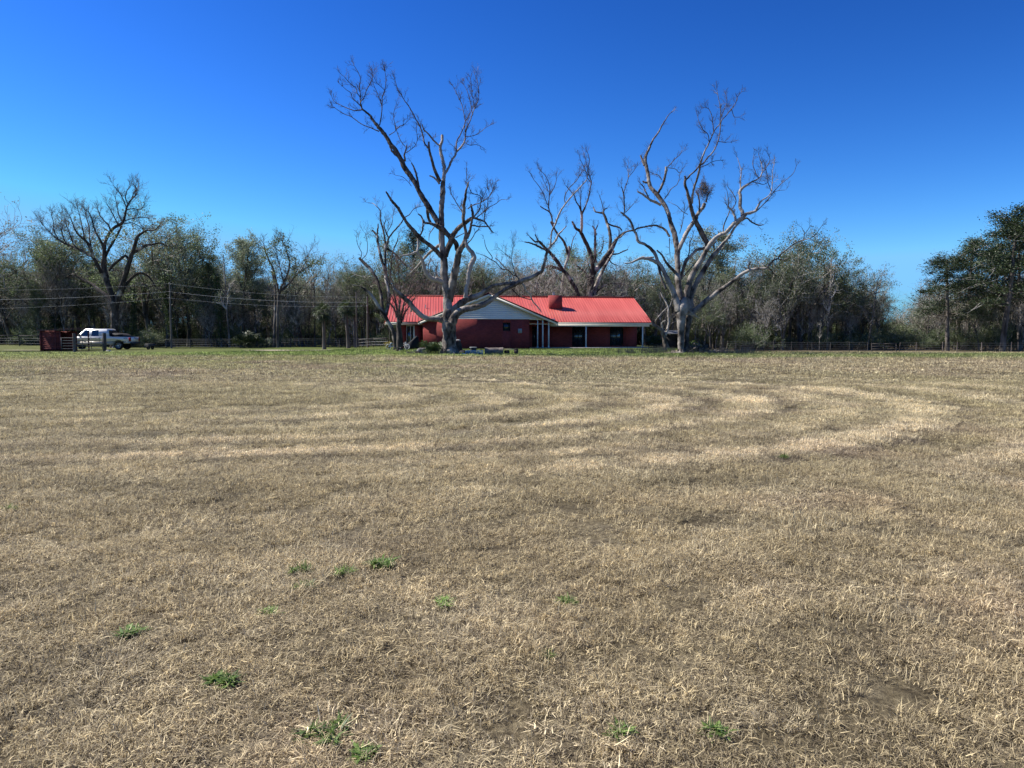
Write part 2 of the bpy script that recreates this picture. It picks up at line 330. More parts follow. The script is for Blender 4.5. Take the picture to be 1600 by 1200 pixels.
M['field']=fieldmat('dry_field_ground'); M['blade']=fieldmat('dry_grass_blades',True)
go=obj('ground',acc,M['field'],smooth=True); struct(go)
vv=np.zeros(len(go.data.vertices)*3); go.data.vertices.foreach_get('co',vv); vv=vv.reshape(-1,3)
cc=np.clip(fcol(vv[:,0],vv[:,1]),0,1); at=go.data.attributes.new('fcol','FLOAT_COLOR','POINT')
at.data.foreach_set('color',np.hstack([cc,np.ones((len(cc),1))]).astype(np.float32).ravel())

# flat pale strips: sandy drive by the shed, bare sandy track
def strip(name,pts,m,h=.012):
    a=Acc(); n=24; L=[];Rt=[]
    for k in range(n+1):
        t=k/n; x=pts[0][0]*(1-t)+pts[1][0]*t; y=pts[0][1]*(1-t)+pts[1][1]*t; w=pts[2]*(.25+.75*math.sin(math.pi*min(max(t,.03),.97))**.5)*(1+.3*math.sin(9*t+pts[0][0]))
        for s,l in((-1,L),(1,Rt)):
            yy=y+s*w/2; l.append((x,yy,g(x,yy)+h))
    v=L+Rt; q=[[k,k+1,n+1+k+1,n+1+k] for k in range(n)]
    a.add(v,q); return struct(obj(name,a,m))
strip('path',((-50.5,76.2),(-42.5,75.9),1.0),M['sand'],.03)
strip('path',((-26.5,75.6),(-17.5,74.6),1.9),M['sand'],.03)

# ---------------------------------------------------------------- grass blades: instanced patches, one uncountable mass
def blades(rs,n,rad,h0,h1,flat=.5,wid=.0022,v0=0,v1=1,curl=1.0,tufts=0):
    th=rs.rand(n)*2*math.pi; rr=np.sqrt(rs.rand(n))*rad; tone=np.zeros(n); hm=np.ones(n)
    if tufts:
        tt=rs.rand(tufts)*2*math.pi; tr_=np.sqrt(rs.rand(tufts))*rad; w=rs.randint(0,tufts,n); sg=rad*.085*(.6+.9*rs.rand(tufts))[w]
        bx=tr_[w]*np.cos(tt[w])+rs.normal(0,1,n)*sg; by=tr_[w]*np.sin(tt[w])+rs.normal(0,1,n)*sg; th=np.arctan2(by,bx); rr=np.hypot(bx,by)
        tone=((rs.rand(tufts)-.5)*.55)[w]; hm=(.55+.9*rs.rand(tufts))[w]
    b=np.stack([rr*np.cos(th),rr*np.sin(th),np.full(n,-.004)],-1)
    h=(h0+(h1-h0)*rs.rand(n)**1.5)*hm; lean=rs.rand(n)*2*math.pi
    lying=rs.rand(n)<flat
    el=np.where(lying,R(4)+rs.rand(n)*R(22),R(35)+rs.rand(n)*R(50))
    el2=el-rs.rand(n)*R(45)*curl*np.where(lying,.35,1.2)
    d1=np.stack([np.cos(lean)*np.cos(el),np.sin(lean)*np.cos(el),np.sin(el)],-1)
    l2=lean+(rs.rand(n)-.5)*1.2
    d2=np.stack([np.cos(l2)*np.cos(el2),np.sin(l2)*np.cos(el2),np.sin(el2)],-1)
    zz=np.where(lying,rs.rand(n)*.03,0); b[:,2]+=zz
    p1=b+d1*h[:,None]*.5; p2=p1+d2*h[:,None]*.5; p2[:,2]=np.maximum(p2[:,2],.002)
    wv=rs.rand(n)*2*math.pi; side=np.stack([-np.sin(lean)+.4*np.cos(wv),np.cos(lean)+.4*np.sin(wv),.5*(rs.rand(n)-.5)],-1)
    w=wid*(.6+.9*rs.rand(n))[:,None]
    v=np.stack([b-side*w,b+side*w,p1-side*w*.85,p1+side*w*.85,p2-side*w*.15,p2+side*w*.15],1)
    k=np.arange(n)[:,None]*6
    q=np.concatenate([k+np.array([[0,1,3,2]]),k+np.array([[2,3,5,4]])])
    a=np.clip(v0+(v1-v0)*rs.rand(n)+tone,0,1); return v.reshape(-1,3),q,np.repeat(a,6)
patchcol=bpy.data.collections.new('grass_sources')
def patch(name,seed,spec,m):
    rs=np.random.RandomState(seed); a=Acc()
    for sp in spec:
        v,q,at=blades(rs,**sp); a.add(v,q,a=at)
    o=bpy.data.objects.new(name,a.mesh(name,[m])); patchcol.objects.link(o); return o
for k in range(8):
    # near patches: short mown straw, standing and lying
    patch('a%02d'%k,10+k,[dict(n=760,rad=.25,h0=.018,h1=.066,flat=.25,wid=.00125,curl=1.5,tufts=26),dict(n=260,rad=.25,h0=.015,h1=.045,flat=.7,wid=.0012,curl=1.2),dict(n=20,rad=.25,h0=.03,h1=.08,flat=.85,wid=.0009,v0=.6,v1=.95)],M['blade'])
for k in range(3):
    patch('b%02d'%k,30+k,[dict(n=420,rad=.55,h0=.02,h1=.08,flat=.4,wid=.0038,tufts=22)],M['blade'])
for k in range(3):
    patch('c%02d'%k,40+k,[dict(n=170,rad=.16,h0=.03,h1=.085,flat=.15,wid=.0014,v0=.25,v1=.95)],M['blade'])
def scatter_gn(name,pts,rot,scl,idx,col,fc=None):
    me=bpy.data.meshes.new(name); me.vertices.add(len(pts)); me.vertices.foreach_set('co',pts.astype(np.float32).ravel())
    def at(n,t,v,f='value'): 
        a_=me.attributes.new(n,t,'POINT'); a_.data.foreach_set(f,v)
    at('rot','FLOAT_VECTOR',rot.astype(np.float32).ravel(),'vector'); at('scl','FLOAT_VECTOR',scl.astype(np.float32).ravel(),'vector'); at('idx','INT',idx.astype(np.int32))
    if fc is not None: at('fcol','FLOAT_VECTOR',fc.astype(np.float32).ravel(),'vector')
    o=bpy.data.objects.new(name,me); COL.objects.link(o)
    t=bpy.data.node_groups.new(name+'_nodes','GeometryNodeTree'); t.interface.new_socket('Geometry',in_out='INPUT',socket_type='NodeSocketGeometry'); t.interface.new_socket('Geometry',in_out='OUTPUT',socket_type='NodeSocketGeometry')
    N=t.nodes.new; L=t.links.new
    gi=N('NodeGroupInput'); go_=N('NodeGroupOutput'); ip=N('GeometryNodeInstanceOnPoints'); ci=N('GeometryNodeCollectionInfo'); ci.inputs[0].default_value=col
    ci.inputs['Separate Children'].default_value=True; ci.inputs['Reset Children'].default_value=True; ci.transform_space='ORIGINAL'
    def na(n,ty): 
        x=N('GeometryNodeInputNamedAttribute'); x.data_type=ty; x.inputs['Name'].default_value=n; return x
    r=na('rot','FLOAT_VECTOR'); s=na('scl','FLOAT_VECTOR'); ii=na('idx','INT')
    er=N('FunctionNodeEulerToRotation'); L(r.outputs[0],er.inputs[0])
    ip.inputs['Pick Instance'].default_value=True
    L(gi.outputs[0],ip.inputs['Points']); L(ci.outputs[0],ip.inputs['Instance']); L(er.outputs[0],ip.inputs['Rotation']); L(s.outputs[0],ip.inputs['Scale']); L(ii.outputs[0],ip.inputs['Instance Index']); L(ip.outputs[0],go_.inputs[0])
    md=o.modifiers.new('scatter','NODES'); md.node_group=t
    return o
rs=np.random.RandomState(77)
def ring(y0,y1,dens,extra=2.2):
    # uniform points in the wedge in front of the camera, some metres wider than the view
    ymax=y1; W_=.70*ymax+extra; n=int(dens*(y1-y0)*2*W_); x=(rs.rand(n)*2-1)*W_; y=y0+(y1-y0)*rs.rand(n); k=np.abs(x)<.70*y+extra
    return x[k],y[k]
PX=[];PY=[];IX=[];SCl=[]
for y0,y1,d,lo,hi,s0,s1 in((1.6,6,27,0,8,.8,1.15),(6,11,17,0,8,.95,1.35),(11,18,9,0,8,1.2,1.7),(18,25,6,0,8,1.5,2.0),(25,30,4.5,8,11,.8,1.2),(30,46,1.6,8,11,1.4,2.0),(46,66,.8,8,11,1.8,2.4)):
    x,y=ring(y0,y1,d); PX.append(x);PY.append(y);IX.append(rs.randint(lo,hi,len(x)));SCl.append(s0+(s1-s0)*rs.rand(len(x)))
x,y=ring(2,16,2.2); k=fbm(x*.6,y*.6)>.5; x=x[k];y=y[k]; PX.append(x);PY.append(y);IX.append(rs.randint(11,14,len(x)));SCl.append(.7+.8*rs.rand(len(x)))
x=np.concatenate(PX);y=np.concatenate(PY);ix=np.concatenate(IX);sc=np.concatenate(SCl)
# thin places where the soil shows
den=fbm(x*.55+11,y*.55+5); keep=(den>.26)|(rs.rand(len(x))<.95); x,y,ix,sc=x[keep],y[keep],ix[keep],sc[keep]
z=gh(x,y)+bumps(x,y)
pts=np.stack([x,y,z],-1); rot=np.stack([(rs.rand(len(x))-.5)*.1,(rs.rand(len(x))-.5)*.1,rs.rand(len(x))*6.283],-1)
hz=.65+.75*fbm(x*1.2+70,y*1.2+3)
scl=np.stack([sc,sc,sc*hz],-1)
fc=fcol(x+(rs.rand(len(x))-.5)*.2,y+(rs.rand(len(x))-.5)*.25)*(.82+.36*rs.rand(len(x)))[:,None]
gr=scatter_gn('dry_grass',pts,rot,scl,ix,patchcol,fc)
struct(tag(gr,'short mown straw coloured grass covering the whole field','grass'),'stuff')

# green weed tufts standing out in the dry field (photo pixel x, y, size m, label)
M['weed']=leafmat('weed_leaves',(.07,.12,.025),(.15,.24,.05),(.30,.40,.12),.35)
def weed(px,py,s,flat,label):
    Y=1.0; 
    for _ in range(60):
        p=P(px,py,Y); 
        if p.z<g(p.x,p.y): break
        Y+=.15 if Y<20 else 1
    t=thing('weed_tuft',label,'weed',(p.x,p.y,g(p.x,p.y)+float(bumps(p.x,p.y))),0,'green weeds in the dry field')
    rr=np.random.RandomState(int(px*7+py)); a=Acc(); s*=.68; flat=flat if flat<.15 else min(.9,flat+.15)
    for k in range(5):
        off=(rr.rand(2)-.5)*s*1.3
        v,q,at=blades(rr,n=46,rad=s*(.2+.2*rr.rand()),h0=s*.3+.01,h1=s*(.6+.4*rr.rand())+.02,flat=flat,wid=.0028 if flat<.5 else .0048,curl=1.0); v[:,:2]+=off; a.add(v,q,a=at)
    obj('leaves',a,M['weed'],t)
def wy(py): return 1.6*F/(py-HOR)
for w in [(465,900,.13,.1,'bright green grass tuft left of the lower middle, larger of the side by side pair'),
          (540,903,.11,.3,'bright green leafy weed just right of the largest upright tuft'),
          (472,921,.10,.3,'olive green tuft right below the bright upright one'),
          (598,890,.14,.6,'dull green flat weed patch right of the paired bright tufts'),
          (686,946,.10,.6,'small low weed below and right of the dull flat patch'),
          (348,1085,.11,.5,'green broad leaved weed in the lower left of the field'),
          (500,1165,.15,.6,'widest sprawling green weed at the bottom edge'),
          (573,1190,.08,.5,'green weed cut by the bottom edge, right of the sprawling one'),
          (891,952,.09,.2,'small green weed in the dry grass right of centre'),
          (857,1032,.06,.2,'tiny upright green weed nearer than the one right of centre'),
          (15,800,.12,.2,'bright green tuft at the left edge of the field'),
          (1120,1180,.10,.5,'faint green weed patch at the bottom right of centre'),
          (416,972,.09,.3,'tiny green weed between the paired tufts and the lower left weed'),
          (208,996,.11,.8,'pale grey green flat weed in the left of the field'),
          (972,1160,.08,.5,'faint green weed left of the bottom right patch'),
          (1225,632,.16,.5,'small green weed among the far mown rings on the right')]: weed(*w)
# ---------------------------------------------------------------- traced bare trees
def cr_spline(p,sub=3):
    p=np.asarray(p,float)
    if len(p)<3: 
        t=np.linspace(0,1,sub+1)[:,None]; return p[0]*(1-t)+p[-1]*t
    q=np.vstack([2*p[0]-p[1],p,2*p[-1]-p[-2]]); out=[]
    for i in range(1,len(q)-2):
        for t in np.arange(sub)/sub:
            out.append(.5*((2*q[i])+(-q[i-1]+q[i+1])*t+(2*q[i-1]-5*q[i]+4*q[i+1]-q[i+2])*t*t+(-q[i-1]+3*q[i]-3*q[i+1]+q[i+2])*t**3))
    out.append(p[-1]); return np.array(out)
def unit(v): return v/(np.linalg.norm(v)+1e-9)
def twig(a,rs,p,d,L,r,lev,up=.25,n=3,va=0.0,kids=(6,3)):
    k=5 if lev==0 else 4
    pts=[p]; dd=d
    for i in range(k):
        dd=unit(dd+rs.normal(0,.16 if lev==0 else .2,3)+np.array([0,0,up*.35])); pts.append(pts[-1]+dd*L/k)
    pts=np.array(pts); a.tube(pts,np.linspace(r,r*.45,k+1),n,a=va)
    if lev<len(kids):
        c=kids[lev]
        for j in range(c):
            t=(.2+.8*(j+rs.rand())/c)*k; i=min(int(t),k-1); q=pts[i]+(pts[i+1]-pts[i])*(t-i)
            td=unit(pts[i+1]-pts[i]); s=unit(np.cross(td,rs.normal(0,1,3)))
            twig(a,rs,q,unit(td*.8+s*(.45+.5*rs.rand())),L*(.30+.35*rs.rand()),r*.6,lev+1,up,3,va,kids)
def traced(name,label,cat,Y,spec,seed,dens=.12,tl=1.3,wmax=4.2,up=.3,tr=.018,barkm=None,twm=None,kids=(6,3),group=None,tips=3,drift=.45,base=None):
    rs=np.random.RandomState(seed); mpp=Y/F
    limbs=[]
    for line in spec.strip().split('\n'):
        line=line.strip()
        if not line: continue
        op={}
        if ';' in line:
            line,o=line.split(';'); 
            for kv in o.split(): kk,vvv=kv.split('='); op[kk]=float(vvv)
        pts=[];w=None
        for tk in line.split():
            f=[float(z) for z in tk.split(',')]
            if len(f)>2: w=f[2]
            else: w=w*.9
            pts.append((f[0],f[1],w))
        limbs.append((np.array(pts),op))
    b0=limbs[0][0][0]; bp=PG(b0[0],Y) if base is None else Vector(base)
    root=thing(name,label,cat,bp,0,group)
    ac=Acc(); tw=Acc(); done=[]
    for li,(p,op) in enumerate(limbs):
        if li==0: dep=np.full(len(p),Y)+np.linspace(0,0,len(p))
        else:
            allp=np.vstack(done); 
            d0=np.hypot(allp[:,0]-p[0,0],allp[:,1]-p[0,1]); d1=np.hypot(allp[:,0]-p[-1,0],allp[:,1]-p[-1,1])
            if d1.min()<d0.min()-1.5 and d1.min()<6: p=p[::-1]; st=allp[d1.argmin(),3]
            else: st=allp[d0.argmin(),3]
            s=op.get('s',rs.uniform(-drift,drift)); ln=np.concatenate([[0],np.cumsum(np.hypot(*np.diff(p[:,:2],axis=0).T))])
            dep=st+s*ln*mpp
        sp=cr_spline(np.column_stack([p,dep]),5); done.append(np.column_stack([sp[:,:2],sp[:,2],sp[:,3]]))
        w3=np.array([P(x,y,d) for x,y,_,d in sp]); rad=np.maximum(sp[:,2],.5)/2*sp[:,3]/F
        if li==0: w3[0,2]-=.3
        big=rad.max()>.12
        lump=1+(.02 if big else .05)*np.sin(np.arange(len(rad))*.8+li)+rs.normal(0,.02 if big else .05,len(rad))
        w3=w3+rs.normal(0,1,w3.shape)*np.minimum(rad,.06)[:,None]*.16
        bl=op.get('b',.08)*.85
        ac.tube(w3,rad*lump,18 if big else 7,nz=.22 if big else 0,a=np.clip(bl+.12*np.sin(np.arange(len(rad))*.23+li*2)*bl,0,1),cap=True)
        # twigs
        dm=op.get('t',1.0); 
        if dm<=0: continue
        for k in range(len(w3)-1):
            if sp[k,2]>wmax: continue
            seg=np.hypot(sp[k+1,0]-sp[k,0],sp[k+1,1]-sp[k,1])
            for _ in range(rs.poisson(seg*dens*dm)):
                td=unit(w3[k+1]-w3[k]); s=unit(np.cross(td,rs.normal(0,1,3)))
                dn=unit(td*.55+s*.8+np.array([0,0,.25]))
                twig(tw,rs,w3[k]+(w3[k+1]-w3[k])*rs.rand(),dn,tl*(.35+.9*rs.rand()),tr,0,up,3,bl*.4,kids)
        if sp[-1,2]<3.2 and not op.get('stub'):
            td=unit(w3[-1]-w3[-2])
            for _ in range(int(tips*dm)):
                twig(tw,rs,w3[-1-rs.randint(0,2)],unit(td+rs.normal(0,.28,3)),tl*(.6+.7*rs.rand()),tr,0,up,3,bl*.3,kids)
    # root flare
    for k in range(7):
        an=k*6.283/7+rs.rand(); r0=limbs[0][0][0][2]/2*mpp
        e=np.array([math.cos(an),math.sin(an),0])
        c=np.array(bp); z=g(c[0],c[1])
        a0=c+e*r0*.50; a0[2]=z+r0*.75
        a1=c+e*r0*.95; a1[2]=z+r0*.12; a2=c+e*r0*1.25; a2[2]=z-.10
        ac.tube(np.array([a0,a1,a2]),[r0*.32,r0*.20,r0*.08],7,a=.1)
    off=np.array(bp)
    obj('trunk',ac,barkm or M['bark'],root,smooth=True,off=off)
    obj('twigs',tw,twm or M['twig'],root,smooth=False,off=off)
    return root

T1="""
703,556,29 703,548,25 702,538,22.5 702,520,21 702,505,21 701,490,19 700,480,15 699,465,13 697,450,12 694,430,12 694,410,11 693,398,10 691,385,9 690,370,9 690,355,9 690,340,8 690,325,8 691,310,8 692,297,8 692,284,7;b=.30
696,400,9 700,388,8.5 704,378,8.5 706,371,7.5
688,284,5 682,272,5 678,262,4.5 674,247,4 671,235,3.4 670,221,2.6;b=.1 t=.4
669,231,2.6 664,225,2.4 661,215,2.2 659,205,2.1 656,197,2 652,190,1.9 645,177,1.8 638,165,1.6 632,157,1.4 627,148,1.3 622,140,1.1 619,132,.9 617,124,.7;t=1.3
688,229,2.7 680,222,2.6 674,215,2.6 669,209,2.3 662,202,2.2 660,194,1.5;b=.4 t=.5
687,287,3.5 682,281,3 677,277,2.6 671,274,2.2;b=.6 stub=1 t=.3
693,284,6 694,272,5 694,262,5 692,250,4.8 689,238,4.5 688,228,4.2 691,220,4.2 691,211,3.8;b=.75 stub=1 t=.3
695,272,4 701,262,3.8 706,250,3.4 711,243,3.1 713,238,3 720,230,2.6 725,223,2.3 727,215,2.1 728,205,1.9 731,197,1.7 735,188,1.5 738,178,1.4 742,168,1.2 746,160,1.1 748,150,1 747,135,.8 745,122,.6;b=.3 t=1.2
713,238,2.4 713,228,2.2 714,220,1.9 719,211,1.7 724,200,1.6 727,190,1.5 725,178,1.2 722,165,1.1 718,155,1 713,145,.9 707,133,.6;t=1.2
727,207,1.4 726,198,1.3 727,190,1.3 733,180,1.1 737,172,1
738,178,1.2 736,165,1.1 733,152,1 729,140,.8 723,130,.6
748,150,1 748,140,.9 745,125,.7 741,114,.5
742,168,1 739,155,.9 737,140,.7 735,122,.5
727,213,1.1 735,213,1 745,210,.9 751,206,.8 758,200,.7 765,196,.6
726,223,1.1 735,227,.9 745,226,.8 757,232,.6;t=.6
686,350,8.5 683,345,8 678,337,7.5 672,327,8 669,322,9 663,313,8 658,305,7.5 654,297,7 648,285,7.5 640,273,8 632,262,8 628,252,7.5 623,243,6.5 617,233,6.5 610,225,6 603,213,6 597,205,5.6 590,197,5 583,188,4 578,180,3.2 572,175,2.8 566,170,2.5 564,163,2.1 563,155,1.9 563,148,1.6 562,140,1.4 562,132,1.2 563,122,1 559,112,.8 553,102,.6;b=.1
668,322,4 668,333,4.5 670,343,4.5 673,349,4;t=0
623,246,3 614,238,3.2 610,230,3.2 608,221,2.6 605,215,2.4;t=0
633,252,3 632,241,2.5 635,232,2 636,226,1.6;t=.3
655,293,3 651,275,3 647,262,2.5 643,254,2;t=.5
592,205,1.9 580,200,1.5 567,195,1.4 558,189,1.3 548,182,1.1 538,178,1 528,172,.8 520,166,.6
566,171,1.9 555,173,1.5 548,171,1.4 540,168,1.2 530,163,1.1 522,158,.9 517,148,.6
564,166,1.7 558,160,1.5 550,152,1.2 548,145,1 541,140,.8 532,132,.6
563,152,1.5 558,145,1.4 556,137,1.3 550,133,1.2 543,126,1 538,120,.8 533,116,.5
563,160,1.4 569,152,1.3 573,140,1.2 580,128,1 582,118,.7
593,196,1.8 596,180,1.6 597,165,1.4 598,150,1.3 602,138,1.1 603,125,1 602,115,.8 600,104,.6
597,165,1.2 592,152,1.1 588,142,.9 583,130,.8 581,115,.5
602,142,1 595,135,.9 588,128,.8 583,117,.6
608,211,1.3 613,208,1.2 618,204,1.1 617,195,1 615,180,.8 618,165,.6
618,204,1.1 625,197,1 632,194,.8 638,188,.6
632,228,1.3 625,218,1.1 620,205,1 617,192,.8
632,240,1.2 640,235,1.1 648,228,1 652,218,.8 651,205,.6
643,291,1 636,282,.9 628,276,.8 618,274,.6
693,404,7 687,398,7 680,390,6.5 671,383,6.5 663,377,6 656,371,7 650,365,6.5 644,358,5.5 637,350,5 632,342,4.7 627,334,4.7 622,325,4.6 616,318,4.2 610,311,3.7 606,304,3 603,299,2;b=.08 t=.35
656,369,2.8 660,360,2.5 661,350,2.5 661,345,3 658,338,2.5 653,334,1.8;t=.5
714,391,7 713,382,7.5 709,376,7.5 703,370,7.5 697,364,7.5 690,357,8 684,354,7 678,351,5 671,349,3.5 664,348,3.2 661,344,3;b=.08 t=.4
682,349,1.6 676,358,1.5 671,366,1.2 670,376,.9;b=.7 t=.3
700,441,9 690,440,8 682,437,8 676,436,8 668,430,6.5 664,422,5.5 662,413,5 659,405,4.6 654,398,4.2 650,394,3.8 643,397,3.2 637,398,2.7 626,400,2;b=.85 t=.25 stub=1
652,396,3.2 653,385,3 653,375,3 651,366,3;b=.5 t=.3
693,380,5 687,383,5 680,388,4.5 673,393,4.2 665,401,4 658,410,3.8 650,419,3.3 641,428,2.5;b=.35 s=.4 t=.3
702,470,12 705,455,12 708,440,12 711,425,11 714,410,10.5 716,398,10 719,390,8.5 724,383,8 727,375,7 728,366,5 727,358,4.6 725,350,4.7 724,340,5 725,330,5 725,318,4.7 727,310,4.2 728,300,3.2 732,285,2;b=.2
729,372,6 732,366,5 735,358,4.2 737,345,3.6 739,335,4 737,325,3 736,319,2.4;t=.7
703,376,7 708,367,7.5 714,359,7 720,353,6.5 727,348,6.5 734,343,5.5 740,340,4.2 748,343,3.1 755,345,2.6 760,350,2.4 765,357,2.2 771,364,1.6;b=.1 t=.7
738,352,2.5 748,354,2.2 755,354,2 762,354,1.8 767,358,1.5;t=.6
740,340,2.4 746,332,2 750,325,1.6 752,315,1.3 757,303,1 762,293,.7;t=1.8
725,335,2 718,325,1.7 712,315,1.4 706,305,1.2 703,297,.8;t=1.7
731,326,1.8 740,320,1.6 748,318,1.4 757,313,1.2 767,304,1 771,293,.7;t=1.8
744,341,1.8 757,330,1.5 764,324,1.3 775,318,1 783,312,.8 790,312,.5;t=1.3
757,346,1.5 757,335,1.3 761,325,1.2 763,310,1 768,300,.8;t=1.5
734,296,1.4 738,302,1.3 748,305,1.2 755,310,1;t=1.3
731,380,1.7 738,372,1.5 743,363,1.2 748,358,.9
712,371,1.7 720,367,1.4 726,364,1.1
730,290,1.2 729,275,1 729,262,.8;t=.6
728,466,7 728,458,6.5 729,450,5.6 731,440,6 732,430,6.5 734,420,7 737,411,7.5 741,402,7.5 737,394,6.5 731,387,6 728,380,5 727,372,4.5;b=.6 t=.3
705,492,12 710,484,11.5 717,477,11 724,471,10.5 730,468,9 737,465,8.5 745,463,8.5 751,460,7.2 757,455,6.3 763,451,5.5 770,447,5.2 778,445,5 786,444,5 795,443,5.2 805,443,6.2 812,441,7 820,437,6.8 830,434,6.2 840,428,5.6 847,423,5 850,415,4.7 852,405,4.2 854,396,4.2 856,390,4;b=.32 t=.4
706,505,14 711,494,12.5 718,487,11 727,483,10 737,481,9.5 747,479,9 757,475,8.2 765,470,7.4 772,465,6.4 780,459,6 787,454,5.4 794,450,5.6 802,446,6 809,442,6;b=.25 t=.3
856,390,3.6 862,383,3.3 868,376,3 873,366,2.8 878,361,2 885,353,1.4;b=.7
860,385,2.8 861,372,2.5 863,360,2.6 868,350,2.8 872,339,2.8 876,330,2.6 884,318,2.2 895,305,2 907,292,1.8 916,282,1.5 918,276,1;b=.6
884,318,1.6 882,312,1.4 884,303,1.3 890,293,1.3 900,283,1.2 907,272,1 911,264,.7
856,392,3.6 845,387,3.3 837,383,3 830,380,2.4 820,378,1.8;t=.6
853,388,3.4 848,382,3.2 843,377,2.8 837,378,2.5 834,376,2.4 828,370,1.8;t=1.4
802,430,1.9 795,423,1.8 788,417,1.7 780,408,1.5 774,403,1.2;t=.7
792,421,1.6 784,420,1.5 775,410,1.4 768,406,1.4 758,400,1.1 750,397,.8;t=.6
768,407,1.4 769,402,1.3 766,397,1.2 761,390,1.1 758,382,1 757,375,.8;t=.7
812,440,2.2 808,432,2 803,430,1.8;t=.3
807,433,1.3 803,420,1.1 800,410,1 798,403,.9 790,397,.8 784,392,.6
799,405,.9 801,392,.8 802,378,.6
816,443,3.4 820,449,3.2 822,455,2.8 828,460,2.3 831,468,2.2 836,475,2.1 842,482,1.8 846,488,1.4;b=.8 t=.3
800,452,1.6 806,458,1.6 812,463,1.5 820,466,1.5 830,468,1.4;t=.3
700,508,14 693,501,10 687,499,9 680,498,8.5 670,498,8.2 660,494,8 652,487,7.5 645,480,7.5 639,472,7.2 634,468,7.2 627,461,6.3 620,455,5.3 616,451,4 614,444,2.2;b=.35 t=.3
616,451,1.5 610,444,1.4 603,437,1.2 597,430,1;t=.4
642,478,3 643,487,2.4;b=.7 stub=1 t=0
"""
